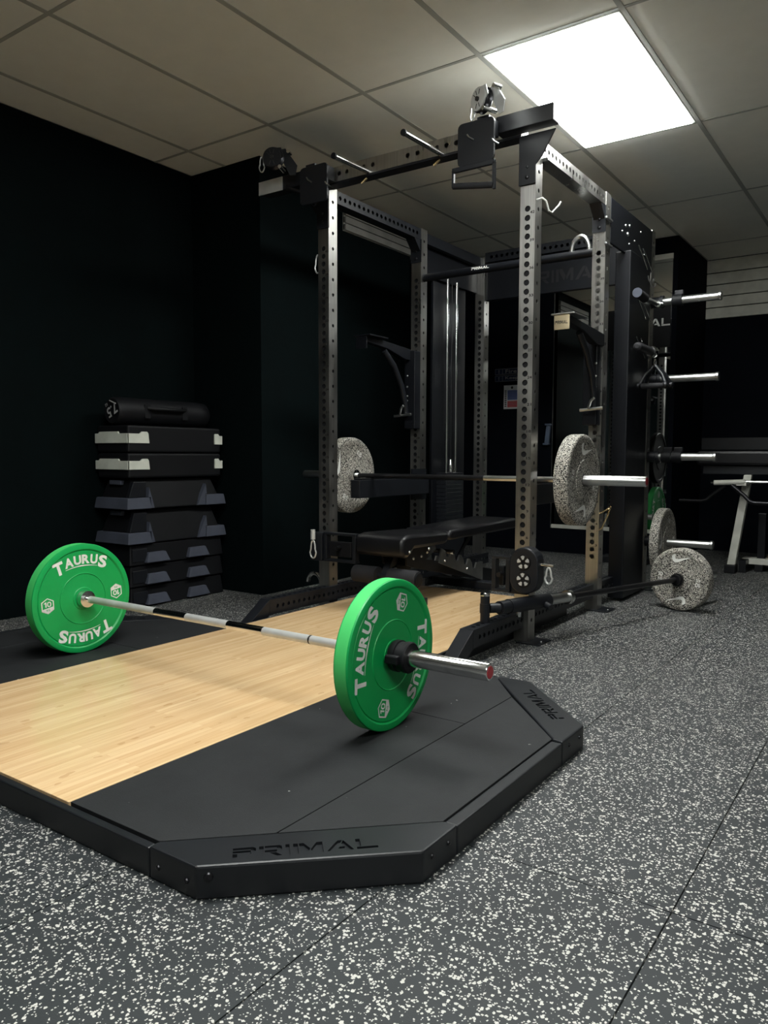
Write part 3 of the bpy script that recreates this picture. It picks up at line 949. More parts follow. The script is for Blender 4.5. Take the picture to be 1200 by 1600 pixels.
# cable hook on the right front post, and linking bolts on the side faces
rk.part('cable_hook', MB().path([(0.5585, 1.50, 2.055), (0.585, 1.50, 2.058), (0.598, 1.515, 2.045), (0.605, 1.53, 2.005), (0.612, 1.55, 2.000), (0.625, 1.60, 2.045), (0.628, 1.612, 2.062)], 0.0042, 8), 'white', smooth=True)
for z in (2.20, 2.06):
    rk.part('link_bolt', MB().box(0.5585, 0.574, 2.40, 2.50, z - 0.006, z + 0.006), 'satin', bevel=0.003)
rk.part('corner_bolt', MB().lathe([(0.0, 0.001), (0.0, 0.016), (0.018, 0.016), (0.022, 0.008), (0.022, 0.001)], 6, 'x', mx=Matrix.Translation((0.558, 1.572, 2.256))), 'satin', fix=True)

# cable columns between second and third posts
for s in (0, 1):
    fxm = (lambda q: q) if s == 0 else (lambda q: -0.168 - q)
    def bxm(a, b, y0, y1, z0, z1):
        p, q = sorted((fxm(a), fxm(b)))
        return MB().box(p, q, y0, y1, z0, z1)
    if s == 0:
        sh = rk.part('shroud', bxm(0.500, 0.592, 2.77, 3.17, 0.02, 2.10), 'shroud', bevel=0.006)
        rk.part('lettering', MB(), 'engrave', parent=sh) if False else None
        lb = MB()
        for k, ch in enumerate('PRIMAL'):
            z = 1.32 - k * 0.105
            put_text(lb, ch, (0.5924, 2.97, z), (0, 0, 1), (0, -1, 0), 0.09, 0.055, 0.01, 0.0)
        rk.part('lettering', lb, 'engrave', parent=sh, label='dark vertical lettering on the shroud')
    else:
        rk.part('shroud', bxm(0.568, 0.592, 2.72, 3.17, 0.02, 2.10), 'shroud', bevel=0.004)
        for y in (2.832, 2.958):
            rk.part('guide_rod', MB().tube((-0.69, y, 0.30), (-0.69, y, 2.10), 0.0095, 14), 'chrome', smooth=True)
        for k in range(17):
            z = 0.30 + k * 0.0275
            rk.part('stack_plate', MB().box(-0.735, -0.655, 2.775, 3.015, z, z + 0.0255), 'black', bevel=0.002)
        rk.part('stack_head', MB().lathe([(0.77, 0.02), (0.79, 0.026), (0.83, 0.018), (0.86, 0.012)], 20, 'z', closed=False, mx=Matrix.Translation((-0.69, 2.895, 0))), 'chrome', smooth=True)
        rk.part('cable', MB().tube((-0.69, 2.895, 0.86), (-0.69, 2.895, 2.10), 0.003, 8), 'blackmetal', smooth=True)
        rk.part('stack_base', MB().box(-0.74, -0.65, 2.76, 3.03, 0.15, 0.30), 'black')
    tp = rk.part('top_plate', bxm(0.545, 0.560, 2.502, 3.298, 2.085, 2.335), 'shroud', bevel=0.003)
    for (y, z, rr_) in ((2.76, 2.24, 0.010), (2.83, 2.255, 0.010), (2.80, 2.20, 0.013), (2.70, 2.195, 0.007), (2.93, 2.19, 0.006), (3.05, 2.27, 0.007), (2.83, 2.15, 0.006), (3.13, 2.15, 0.006)):
        mb = MB(); dome(mb, (fxm(0.5605), y, z), (1 if s == 0 else -1, 0, 0), rr_); rk.part('plate_bolt', mb, 'satin', parent=tp, smooth=True)
    rk.part('rear_rail', bxm(0.500, 0.540, 2.502, 3.298, 2.27, 2.335), 'black')

# safety arms reaching forward from the second posts
for s in (0, 1):
    xa, xb = (-0.640, -0.575) if s else (0.408, 0.473)
    sa = rk.part('safety_arm', MB().box(xa, xb, 1.665, 2.42, 0.640, 0.745), 'black', bevel=0.004)
    rk.part('liner', MB().box(xa + .004, xb - .004, 1.69, 2.41, 0.7455, 0.7535), 'blacksoft', parent=sa, bevel=0.002)
    xx = -0.654 if s else 0.474
    rk.part('mounting_plate', MB().box(min(xx, xx + .014), max(xx, xx + .014), 2.32, 2.49, 0.60, 0.80), 'black', parent=sa)

# upper folding arms with end plates
for s in (0, 1):
    x = 0.512 if s == 0 else -0.689
    ax = x - 0.018 if s else 0.546
    arm = rk.part('folding_arm', MB().prism([(1.87, 1.600), (2.42, 1.565), (2.42, 1.50), (2.30, 1.50), (2.10, 1.545), (1.90, 1.56)], 'x', ax - 0.022, ax + 0.022), 'shroud', fix=True, bevel=0.003)
    rk.part('end_plate', MB().box(ax - 0.045, ax + 0.036, 1.862, 1.868, 1.520, 1.592), 'goldplate' if s == 0 else 'shroud', parent=arm, bevel=0.002)
    rk.part('arm_top', MB().box(ax - 0.062, ax + 0.062, 1.86, 2.05, 1.594, 1.602), 'satin' if s == 0 else 'shroud', parent=arm, bevel=0.002)
    if s == 0:
        rk.part('lettering', primal(MB(), (ax - 0.006, 1.8615, 1.556), (1, 0, 0), (0, 0, 1), 0.066, 0.016, 0.0003, 0.02), 'ink', parent=arm)
    rk.part('arm_brace', MB().path([(ax, 2.09, 1.535), (ax, 2.20, 1.45), (ax, 2.29, 1.33), (ax, 2.33, 1.22), (ax, 2.345, 1.15)], 0.018, 10), 'black', parent=arm, smooth=True)
    rk.part('carriage', MB().box(x - 0.040, x + 0.040, 2.355, 2.424, 1.06, 1.56), 'shroud', parent=arm, bevel=0.004)
    kn = MB().tube((ax - 0.07, 2.31, 1.14), (ax + 0.06, 2.31, 1.15), 0.009, 10)
    kn.path([(ax - 0.02, 2.30, 1.15), (ax, 2.285, 1.19), (ax + 0.02, 2.28, 1.205)], 0.008, 8)
    rk.part('release_lever', kn, 'satin', parent=arm, smooth=True)
    for z in (1.40, 1.33, 1.27, 1.24):
        mb = MB(); dome(mb, (ax - 0.0, 2.354, z), (0, -1, 0), 0.007); rk.part('bolt', mb, 'satin', parent=arm, smooth=True)

# low pulley carriages on the front posts
def cage(x0, x1, y, z0, z1):
    f = MB()
    t_ = 0.014
    f.box(x0, x1, y - .02, y + .02, z1 - t_, z1); f.box(x0, x1, y - .02, y + .02, z0, z0 + t_)
    f.box(x0, x0 + t_ * 1.6, y - .02, y + .02, z0 + t_, z1 - t_); f.box(x1 - t_ * 1.6, x1, y - .02, y + .02, z0 + t_, z1 - t_)
    c = rk.part('pulley_cage', f, 'black', bevel=0.003)
    rk.part('latch_block', MB().box(x0 + 0.035, x1 - 0.035, y - .012, y + .018, z0 + .03, z1 - .05), 'blacksoft', parent=c, bevel=0.004)
    rk.part('plunger', MB().tube(((x0 + x1) / 2, y - 0.045, (z0 + z1) / 2), ((x0 + x1) / 2, y - 0.012, (z0 + z1) / 2), 0.012, 14), 'blackmetal', parent=c, smooth=True)
    return c
cage(0.388, 0.484, 1.452, 0.240, 0.412)
cage(-0.652, -0.430, 1.452, 0.300, 0.462)
rk.part('carriage_block', MB().box(-0.74, -0.655, 1.420, 1.483, 0.300, 0.458), 'black', bevel=0.004)
rk.part('carriage_block', MB().box(0.474, 0.565, 1.448, 1.483, 0.235, 0.420), 'black', bevel=0.004)
# twin sheave housing
hs = []
for k in range(24):
    a = 2 * PI * k / 24
    hs.append((0.580 + 0.072 * math.cos(a), 0.360 + (0.036 if math.sin(a) > 0 else -0.036) + 0.072 * math.sin(a)))
ho = rk.part('sheave_housing', MB().prism(hs, 'y', 1.375, 1.446), 'black', fix=True, bevel=0.006)
for z in (0.400, 0.320):
    q = Matrix.Translation((0.580, 1.374, z))
    rk.part('sheave', MB().lathe([(-0.004, 0.006), (-0.004, 0.034), (0.0, 0.036), (0.0, 0.006)], 28, 'y', mx=q), 'blackmetal', parent=ho, smooth=True, fix=True)
    for k in range(5):
        a = 2 * PI * k / 5 + 0.4
        vs = [(r_ * math.cos(a + d), r_ * math.sin(a + d)) for r_, d in ((0.013, -0.25), (0.029, -0.36), (0.031, 0.0), (0.029, 0.36), (0.013, 0.25))]
        rk.part('spoke_gap', MB().prism(vs, 'y', -0.0062, -0.0042, mx=q), 'zinc', parent=ho, fix=True)
def snap_hook(c, h=0.075, w_=0.016, name='snap_hook', dirn=(1, 0, 0)):
    d = Vector(dirn)
    pts = []
    for k in range(18):
        a = 2 * PI * k / 18
        pts.append(Vector(c) + d * (w_ * math.cos(a) * (1.15 if math.sin(a) < 0 else 0.75)) + Vector((0, 0, h / 2 * math.sin(a))))
    return rk.part(name, MB().path(pts, 0.0045, 8, closed=True), 'zinc', smooth=True)
snap_hook((0.692, 1.40, 0.345))
rk.part('swivel', MB().tube((0.652, 1.40, 0.392), (0.715, 1.40, 0.390), 0.007, 10), 'chrome', smooth=True)
snap_hook((-0.700, 1.40, 0.365), 0.10, 0.020)
rk.part('swivel', MB().tube((-0.700, 1.40, 0.420), (-0.700, 1.40, 0.475), 0.013, 12), 'zinc', smooth=True)
rk.part('shackle', MB().path([(-0.80 + 0.05 * math.cos(a), 1.53, 0.152 + 0.055 * math.sin(a)) for a in [PI * k / 8 for k in range(9)]], 0.012, 10), 'chrome', smooth=True)
rk.part('cable_hook', MB().path([(0.5585, 2.44, 0.56), (0.60, 2.44, 0.585), (0.615, 2.45, 0.60), (0.60, 2.45, 0.55), (0.57, 2.44, 0.475), (0.545, 2.43, 0.455)], 0.005, 8), 'brass', smooth=True)
snap_hook((-0.76, 1.52, 1.95), 0.10, 0.018)
# cast plate pegs on the rear right post
PEGS = (1.885, 1.388, 0.883, 0.322)
for z in PEGS:
    px0 = 0.5585
    pg = rk.part('plate_peg', MB().tube((px0 + 0.075, 3.337, z), (0.965, 3.337, z), 0.0245, 24), 'satin', smooth=True)
    rk.part('peg_rim', MB().lathe([(0.965, 0.027), (0.972, 0.0285), (0.982, 0.0285), (0.986, 0.024)], 24, 'x', closed=False, mx=Matrix.Translation((0, 3.337, z))), 'satin', parent=pg, smooth=True)
    rk.part('peg_block', MB().lathe([(px0, 0.034), (px0 + 0.05, 0.034), (px0 + 0.055, 0.040), (px0 + 0.075, 0.040)], 24, 'x', closed=False, mx=Matrix.Translation((0, 3.337, z))), 'black', parent=pg, smooth=True)
# long cable loops with spring clips hanging on the shroud side
for k, (z0, z1) in enumerate(((2.14, 2.02), (1.84, 1.79), (1.60, 1.55))):
    hk = rk.part('wire_hook', MB().path([(0.600, 2.88, z0 + .01), (0.606, 2.90, z0 - .015), (0.606, 2.93, z0 - .03), (0.606, 3.02, z0 - .085), (0.602, 3.06, z0 - .10)], 0.0045, 8), 'chrome', smooth=True)
    rk.part('wire_hook_twin', MB().path([(0.600, 2.97, z0 + .01), (0.606, 2.99, z0 - .015), (0.606, 3.02, z0 - .03), (0.606, 3.12, z0 - .085), (0.602, 3.16, z0 - .10)], 0.0045, 8), 'chrome', parent=hk, smooth=True)
for z in (1.905, 1.885):
    dy = 0.05 if z < 1.89 else 0
    rk.part('ring', MB().path([(0.606, 3.13 + dy + 0.055 * math.cos(a), z + 0.10 + 0.030 * math.sin(a)) for a in [PI + PI * k / 10 for k in range(11)]], 0.0045, 8), 'satin', smooth=True)
#PART3
# ------------------------------------------------------------------ racked barbell and plates
BZ, BY, BCX = 0.768, 1.80, -0.050
barbell('barbell', 'barbell resting on the safety arms inside the power rack', (BCX, BY, BZ), 0.674, 1.053,
        knurl_or_shade=((-0.63, 0.20),), mats=('blackmetal', 'satin'))  # blackened stretch paints shadow and dark reflections along the bar
speck_plate('speckled plate on the right end of the racked barbell, at waist height', (0.700, BY, BZ), math.radians(-12), th=0.072)
speck_plate('speckled plate on the left end of the racked barbell, behind the left front post', (-0.727, BY, BZ), math.radians(62), th=0.072)
speck_plate('speckled plate hanging on the lowest storage peg at the rear post', (0.702, 3.337, PEGS[3]), math.radians(75), th=0.060)

# ------------------------------------------------------------------ landmine
lm = Thing('landmine', 'black landmine pivot on a post standing on the right base rail', 'landmine', (0.497, 1.16, 0.151))
lm.part('post', MB().tube((0.497, 1.16, 0.151), (0.497, 1.16, 0.268), 0.021, 20), 'black', smooth=True)
lm.part('post_cap', MB().lathe([(0.268, 0.021), (0.276, 0.022), (0.284, 0.018), (0.286, 0.004)], 20, 'z', closed=False, mx=Matrix.Translation((0.497, 1.16, 0))), 'chrome', smooth=True)
d0 = Vector((0.545, 1.21, 0.212)); pc = Vector((0.944, 2.73, 0.1815))
dv = (pc - d0).normalized()
lm.part('knuckle', MB().tube((0.497, 1.16, 0.192), (0.497, 1.16, 0.234), 0.0235, 18).path([(0.512, 1.176, 0.212), d0], 0.022, 10), 'black', smooth=True)
lm.part('fork', MB().tube(d0 - dv * 0.005, d0 + dv * 0.055, 0.030, 16), 'black', smooth=True)
lm.part('tube', MB().tube(d0 + dv * 0.055, d0 + dv * 0.34, 0.033, 22), 'black', smooth=True)
lm.part('clamp_bolt', MB().tube(d0 + dv * 0.29 + Vector((0.028, -0.01, -0.012)), d0 + dv * 0.29 + Vector((0.058, -0.02, -0.02)), 0.016, 12), 'black', smooth=True)
lm.part('hex_bolt', MB().tube(d0 + dv * 0.13 + Vector((0, 0, -0.055)), d0 + dv * 0.13 + Vector((0, 0, -0.033)), 0.012, 6), 'chrome')
bl = Thing('barbell', 'black barbell angled from the landmine to a speckled plate on the floor', 'barbell', tuple(pc))
bl.part('near_sleeve', MB().tube(d0 + dv * 0.341, d0 + dv * 0.50, 0.0248, 20), 'satin', smooth=True)
bl.part('collar', MB().tube(d0 + dv * 0.485, d0 + dv * 0.512, 0.034, 20), 'chrome', smooth=True)
bl.part('shaft', MB().tube(d0 + dv * 0.513, pc - dv * 0.075, 0.0145, 16), 'blackmetal', smooth=True)
bl.part('inner_collar', MB().tube(pc - dv * 0.075, pc - dv * 0.0355, 0.030, 20).tube(pc - dv * 0.052, pc - dv * 0.037, 0.036, 20), 'blackmetal', smooth=True)
bl.part('far_sleeve', MB().tube(pc - dv * 0.034, pc + dv * 0.38, 0.0248, 20), 'satin', smooth=True)
speck_plate('speckled plate standing on the floor at the end of the landmine barbell', tuple(pc - dv * 0.033), math.radians(-4), face=tuple(-dv), th=0.066, R_=0.180)

# ------------------------------------------------------------------ adjustable bench
bn = Thing('adjustable_bench', 'black padded adjustable weight bench inside the power rack', 'bench', (-0.26, 2.0, 0.0705))
BX0, BX1 = -0.415, -0.105
ZD = 0.0712
seat = MB().prism([(1.415, 0.360), (1.405, 0.385), (1.405, 0.440), (1.425, 0.466), (1.47, 0.474), (1.86, 0.462), (1.875, 0.450), (1.870, 0.405), (1.84, 0.395), (1.52, 0.398), (1.46, 0.352)], 'x', BX0, BX1)
bn.part('seat_pad', seat, 'vinyl', fix=True, bevel=0.018, smooth=True)
back = MB().prism([(1.885, 0.410), (1.885, 0.450), (1.905, 0.466), (2.74, 0.482), (2.76, 0.468), (2.76, 0.425), (2.74, 0.415)], 'x', BX0, BX1)
bn.part('back_pad', back, 'vinyl', fix=True, bevel=0.015, smooth=True)
for z in (0.250, 0.222):
    pass
bn.part('roller_pad', MB().lathe([(-0.445, 0.020), (-0.44, 0.046), (-0.29, 0.046), (-0.288, 0.020)], 28, 'x', closed=False, mx=Matrix.Translation((0, 1.45, 0.250))), 'foam', smooth=True)
rp = bn.part('roller_pad', MB().lathe([(-0.215, 0.020), (-0.21, 0.046), (-0.05, 0.046), (-0.040, 0.040), (-0.038, 0.015)], 28, 'x', closed=False, mx=Matrix.Translation((0, 1.45, 0.250))), 'foam', smooth=True)
bn.part('end_cap', MB().lathe([(-0.040, 0.033), (-0.032, 0.033), (-0.030, 0.026)], 24, 'x', closed=False, mx=Matrix.Translation((0, 1.45, 0.250))), 'blacksoft', parent=rp, smooth=True)
bn.part('roller_bar', MB().tube((-0.29, 1.45, 0.250), (-0.21, 1.45, 0.250), 0.014, 14), 'black', smooth=True)
bn.part('front_leg', MB().prism([(1.44, 0.245), (1.46, 0.245), (1.60, 0.395), (1.55, 0.395)], 'x', -0.275, -0.235), 'black', fix=True)
bn.part('seat_bracket', MB().prism([(1.56, 0.30), (1.66, 0.27), (1.86, 0.36), (1.84, 0.393), (1.54, 0.393)], 'x', -0.19, -0.178).prism([(1.56, 0.30), (1.66, 0.27), (1.86, 0.36), (1.84, 0.393), (1.54, 0.393)], 'x', -0.342, -0.330), 'black', fix=True)
lad = [(1.84, 0.285), (1.865, 0.365)]
for k in range(4):
    y = 1.905 + k * 0.105; z = 0.352 - k * 0.034
    lad += [(y, z - 0.006), (y + 0.012, z - 0.040), (y + 0.042, z - 0.044), (y + 0.060, z - 0.012), (y + 0.078, z - 0.014)]
lad += [(2.36, 0.235), (2.36, 0.120)]
ladn = [(1.84, 0.285)] + lad[1:]
bn.part('ladder_plate', MB().prism(ladn, 'x', -0.155, -0.145), 'satin', fix=True)
bn.part('ladder_plate', MB().prism(ladn, 'x', -0.375, -0.365), 'satin', fix=True)
bn.part('main_beam', MB().prism([(1.62, 0.285), (1.64, 0.335), (2.72, 0.135), (2.72, 0.072), (2.62, 0.072)], 'x', -0.29, -0.23), 'black', fix=True)
bn.part('back_strut', MB().prism([(2.10, 0.24), (2.14, 0.26), (2.36, 0.412), (2.30, 0.412)], 'x', -0.215, -0.205), 'black', fix=True)
bn.part('adjuster_pin', MB().tube((-0.385, 1.965, 0.335), (-0.125, 1.965, 0.335), 0.013, 14), 'chrome', smooth=True)
bn.part('rear_foot', MB().box(-0.47, -0.05, 2.30, 2.37, ZD, 0.120), 'black', bevel=0.006)
bn.part('front_foot', MB().box(-0.40, -0.12, 1.62, 1.68, ZD, 0.115), 'black', bevel=0.006)
bn.part('front_post', MB().box(-0.29, -0.23, 1.625, 1.675, 0.115, 0.295), 'black')
for q in ((-0.104, 1.47, 0.385), (-0.104, 1.66, 0.385), (-0.177, 1.62, 0.33), (-0.177, 1.70, 0.335), (-0.177, 1.76, 0.35), (-0.144, 1.90, 0.29), (-0.144, 2.16, 0.215)):
    mb = MB(); dome(mb, q, (1, 0, 0), 0.008); bn.part('bolt', mb, 'satin', smooth=True)

# ------------------------------------------------------------------ stack of steps and sandbag
SX0, SX1, SY0, SY1 = -1.925, -1.63, 0.885, 1.60
def step(label, z0, z1, kind):
    t = Thing('aerobic_step', label, 'exercise step', ((SX0 + SX1) / 2, (SY0 + SY1) / 2, z0), 'stacked aerobic steps')
    h = z1 - z0
    if kind == 'low':
        t.part('body', MB().frustum((SX0, SX1, SY0, SY1), (SX0 + .012, SX1 - .012, SY0 + .012, SY1 - .012), z0, z1 - .004), 'blacksoft', bevel=0.006)
        for y in (1.07, 1.38):
            zb, zt = z0 + 0.012, z0 + h * 0.56
            m_ = MB()
            vs = [(SX1 - .006, y - 0.085, zb), (SX1 + .028, y - 0.085, zb), (SX1 + .028, y + 0.085, zb), (SX1 - .006, y + 0.085, zb),
                  (SX1 - .012, y - 0.062, zt), (SX1 + .014, y - 0.062, zt), (SX1 + .014, y + 0.062, zt), (SX1 - .012, y + 0.062, zt)]
            m_.add(vs, [(0, 3, 2, 1), (4, 5, 6, 7), (0, 1, 5, 4), (1, 2, 6, 5), (2, 3, 7, 6), (3, 0, 4, 7)])
            t.part('foot_tab', m_, 'stepgrey', bevel=0.004)
        t.part('corner_panel', MB().box(SX1 - .004, SX1 + .002, SY0 + .02, SY0 + .12, z0 + .02, z1 - .03), 'black', bevel=0.003)
    elif kind == 'mid':
        t.part('body', MB().frustum((SX0 + .0, SX1 - .0, SY0, SY1), (SX0 + .045, SX1 - .045, SY0 + .050, SY1 - .065), z0, z1 - .004), 'blacksoft', bevel=0.008)
        for (x0, x1, y0, y1, dx, dy) in ((SX0 - .002, SX1 + .016, SY0 - .020, SY0 + .150, .008, .010), (SX0 - .002, SX1 + .016, SY1 - .150, SY1 + .016, .008, .010)):
            t.part('foot', MB().frustum((x0, x1, y0, y1), (x0 + dx, x1 - dx, y0 + dy, y1 - dy), z0 + .002, z0 + .066), 'stepgrey', bevel=0.004)
        t.part('corner_panel', MB().prism([(SY0 + .012, z0 + .068), (SY0 + .130, z0 + .068), (SY0 + .135, z1 - .02), (SY0 + .045, z1 - .02)], 'x', SX1 - .040, SX1 - .012), 'black', fix=True, bevel=0.003)
        t.part('grip', MB().box(SX0 + .09, SX1 - .10, SY0 + .022, SY0 + .060, z1 - .038, z1 - .012), 'stepgrey', bevel=0.003)
        t.part('end_rib', MB().prism([(SY1 - .215, z0 + .004), (SY1 - .1505, z0 + .004), (SY1 - .1505, z0 + .072), (SY1 - .138, z0 + .072), (SY1 - .145, z0 + .135)], 'x', SX1 - .02, SX1 + .008), 'stepgrey', fix=True)
        t.part('end_rib', MB().prism([(SY0 + .1505, z0 + .004), (SY0 + .175, z0 + .004), (SY0 + .138, z0 + .125), (SY0 + .132, z0 + .068), (SY0 + .1505, z0 + .068)], 'x', SX1 - .02, SX1 + .008), 'stepgrey', fix=True)
    else:
        t.part('deck', MB().box(SX0 + .004, SX1 - .004, SY0 + .006, SY1 - .006, z0 + .002, z1 - .003), 'blacksoft', bevel=0.012)
        zc0, zc1 = z0 + h * 0.34, z0 + h * 0.72
        def cap_poly(a, b, s):
            q = [(a, zc0), (b, zc0), (b, zc1), (b - s * 0.03, zc1 + .006), (b - s * 0.05, zc1), (b - s * 0.058, zc1 - .008), (a, zc1 - .008)]
            return q
        t.part('corner_cap', MB().prism([(SY0 - .003, zc0), (SY0 + .150, zc0), (SY0 + .144, zc1 - .004), (SY0 + .136, zc1 + .006), (SY0 + .098, zc1 + .006), (SY0 + .084, zc1 - .006), (SY0 - .003, zc1 - .006)], 'x', SX1 - .008, SX1 + .004), 'steplight', fix=True, bevel=0.002)
        t.part('end_cap', MB().prism([(SX0 - .002, zc0), (SX1 + .004, zc0), (SX1 + .004, zc1 - .006), (SX1 - .075, zc1 - .006), (SX1 - .085, zc1 + .006), (SX0 + .04, zc1 + .006), (SX0 + .03, zc1 - .004), (SX0 - .002, zc1 - .004)], 'y', SY0 - .004, SY0 + .008), 'steplight', fix=True, bevel=0.002)
        t.part('corner_cap', MB().prism([(SY1 - .062, zc0), (SY1 + .002, zc0), (SY1 + .002, zc1 - .006), (SY1 - .022, zc1 - .006), (SY1 - .032, zc1 + .006), (SY1 - .056, zc1 + .006), (SY1 - .062, zc1)], 'x', SX1 - .008, SX1 + .004), 'steplight', fix=True, bevel=0.002)
zl = [0.0, 0.122, 0.247, 0.371, 0.572, 0.750, 0.898, 1.057]
LBL = [('black step with two grey side tabs, at the very bottom of the stack', 'low'),
       ('black step with two grey side tabs, second from the bottom of the stack', 'low'),
       ('black step with two grey side tabs, topmost of the three tabbed ones', 'low'),
       ('tall black step with grey corner feet, lower of the pair', 'mid'),
       ('tall black step with grey corner feet, upper of the pair, under the pale-capped steps', 'mid'),
       ('flat black step with pale grey corner caps, lower of the pair', 'cap'),
       ('flat black step with pale grey corner caps, directly under the sandbag', 'cap')]
for (lb, kd), a, b in zip(LBL, zl[:-1], zl[1:]):
    step(lb, a, b, kd)
sb = Thing('sandbag', 'black cylindrical sandbag marked 7.5 on top of the stacked steps', 'sandbag', (-1.78, 1.24, 1.058))
q = Matrix.Translation((-1.775, 0, 1.138))
sb.part('body', MB().lathe([(0.900, 0.030), (0.892, 0.070), (0.905, 0.079), (0.95, 0.081), (1.50, 0.081), (1.56, 0.078), (1.575, 0.065), (1.57, 0.02)], 32, 'y', closed=False, mx=q), 'blacksoft', smooth=True, fix=True)
tx = MB()
put_text(tx, '7.5', (-1.768, 0.8880, 1.140), (-0.90, 0, -0.42), (0.42, 0, -0.90), 0.092, 0.060, 0.02, 0.0)
put_text(tx, 'KG', (-1.820, 0.8880, 1.172), (-0.90, 0, -0.42), (0.42, 0, -0.90), 0.022, 0.018, 0.02, 0.0)
tx.tube((-1.790, 0.888, 1.196), (-1.735, 0.888, 1.178), 0.004, 6)
sb.part('lettering', tx, 'greyprint', label='grey printed 7.5 KG')
hd = MB()
for y in (1.08, 1.36):
    hd.box(-1.70, -1.694, y - 0.02, y + 0.02, 1.10, 1.18)
hd.path([(-1.694, 1.08, 1.16), (-1.67, 1.11, 1.155), (-1.67, 1.33, 1.155), (-1.694, 1.36, 1.16)], 0.010, 8)
sb.part('handle', hd, 'blacksoft', smooth=True)

# ------------------------------------------------------------------ handles stored on the right cable column
h1 = Thing('cable_bar', 'black straight cable bar with a round grey end, upper of two on the column', 'cable handle', (0.66, 3.0, 1.85))
h1.part('grip', MB().tube((0.652, 2.72, 1.835), (0.640, 2.90, 1.835), 0.027, 20), 'foam', smooth=True)
h1.part('end_cap', MB().tube((0.6525, 2.712, 1.835), (0.652, 2.72, 1.835), 0.0275, 20), 'stepgrey', smooth=True)
h1.part('bar', MB().tube((0.640, 2.90, 1.835), (0.632, 3.20, 1.850), 0.015, 16), 'satin', smooth=True)
h1.part('bar_end', MB().tube((0.632, 3.20, 1.850), (0.632, 3.27, 1.852), 0.020, 16), 'satin', smooth=True)
h2 = Thing('cable_bar', 'black short cable bar with a rounded tip, lower of two on the column', 'cable handle', (0.66, 2.95, 1.50))
h2.part('grip', MB().lathe([(0.0, 0.012), (0.012, 0.024), (0.05, 0.027), (0.27, 0.024)], 20, 'y', closed=False, mx=Matrix.Translation((0.662, 2.70, 1.525))), 'foam', smooth=True)
h2.part('swivel', MB().lathe([(0.27, 0.030), (0.285, 0.036), (0.33, 0.034), (0.345, 0.015)], 20, 'y', closed=False, mx=Matrix.Translation((0.662, 2.70, 1.525))), 'chrome', smooth=True)
tr = Thing('triangle_handle', 'black triangular double-grip cable handle hanging below the short bar', 'cable handle', (0.70, 2.98, 1.31))
apex = Vector((0.690, 2.975, 1.440))
for gy, gz in ((2.925, 1.312), (3.045, 1.322)):
    for gx in (0.612, 0.775):
        a = Vector((gx, gy, gz))
        tr.part('strap', MB().path([apex, apex.lerp(a, 0.5) + Vector((0.010 * (1 if gx > 0.7 else -1), 0, 0.004)), a], 0.0115, 10), 'black', smooth=True)
    p, q2 = Vector((0.628, gy, gz)), Vector((0.760, gy, gz))
    g = tr.part('grip', MB().tube(p, q2, 0.017, 16), 'foam', smooth=True)
    for e in (0.607, 0.766):
        tr.part('washer', MB().tube((e, gy, gz), (e + 0.014, gy, gz), 0.022, 16), 'blackmetal', parent=g, smooth=True)
tr.part('apex_ring', MB().path([apex + Vector((0.0, 0.02 * math.cos(a), 0.012 + 0.024 * math.sin(a))) for a in [2 * PI * k / 14 for k in range(14)]], 0.006, 8, closed=True), 'chrome', smooth=True)
# lock-jaw collars parked on pegs
def park(label, x, z):
    c = Thing('barbell_collar', label, 'collar', (x, 3.337, z), 'collars parked on storage pegs')
    c.part('clamp_ring', MB().lathe([(x - 0.03, 0.0252), (x - 0.03, 0.038), (x + 0.03, 0.038), (x + 0.03, 0.0252)][::-1], 28, 'x', mx=Matrix.Translation((0, 3.337, z))), 'blacksoft', smooth=True)
    c.part('latch', MB().box(x - 0.02, x + 0.035, 3.325, 3.350, z + 0.032, z + 0.062), 'blackmetal', bevel=0.004)
park('black clamp collar on the highest storage peg', 0.720, PEGS[0])
park('black clamp collar on the third storage peg from the top, next to its post', 0.680, PEGS[2])
park('black clamp collar on the third storage peg from the top, outer of the two', 0.745, PEGS[2])

# ------------------------------------------------------------------ things on the back wall
mr = Thing('wall_mirror', 'tall frameless mirror on the dark back wall behind the rack', 'mirror', (-0.23, YB, 0.25))
mr.part('glass', MB().box(-0.742, 0.285, YB - 0.008, YB, 0.26, 2.52), 'mirror')
mr.part('top_strip', MB().box(-0.742, 0.287, YB - 0.012, YB, 2.521, 2.565), 'cream', bevel=0.002)
mr.part('bottom_strip', MB().box(-0.742, 0.287, YB - 0.014, YB, 0.225, 0.259), 'cream', bevel=0.002)
mr.part('side_strip', MB().box(-0.750, -0.743, YB - 0.010, YB, 0.225, 2.565), 'satin')
sg = Thing('name_board', 'black board with white capital letters against the mirror, half hidden by the rear post', 'sign', (0.08, YB - 0.03, 1.80))
sg.part('board', MB().box(-0.30, 0.284, YB - 0.030, YB - 0.0085, 1.80, 2.14), 'blacksoft', bevel=0.003)
sg.part('lettering', primal(MB(), (0.046, YB - 0.0305, 2.005), (1, 0, 0), (0, 0, 1), 0.47, 0.064, 0.0004, 0.03), 'white')
fs_ = Thing('fire_door_sign', 'two-line dark blue fire door sign, partly hidden by the front post', 'sign', (-1.12, YB, 1.65))
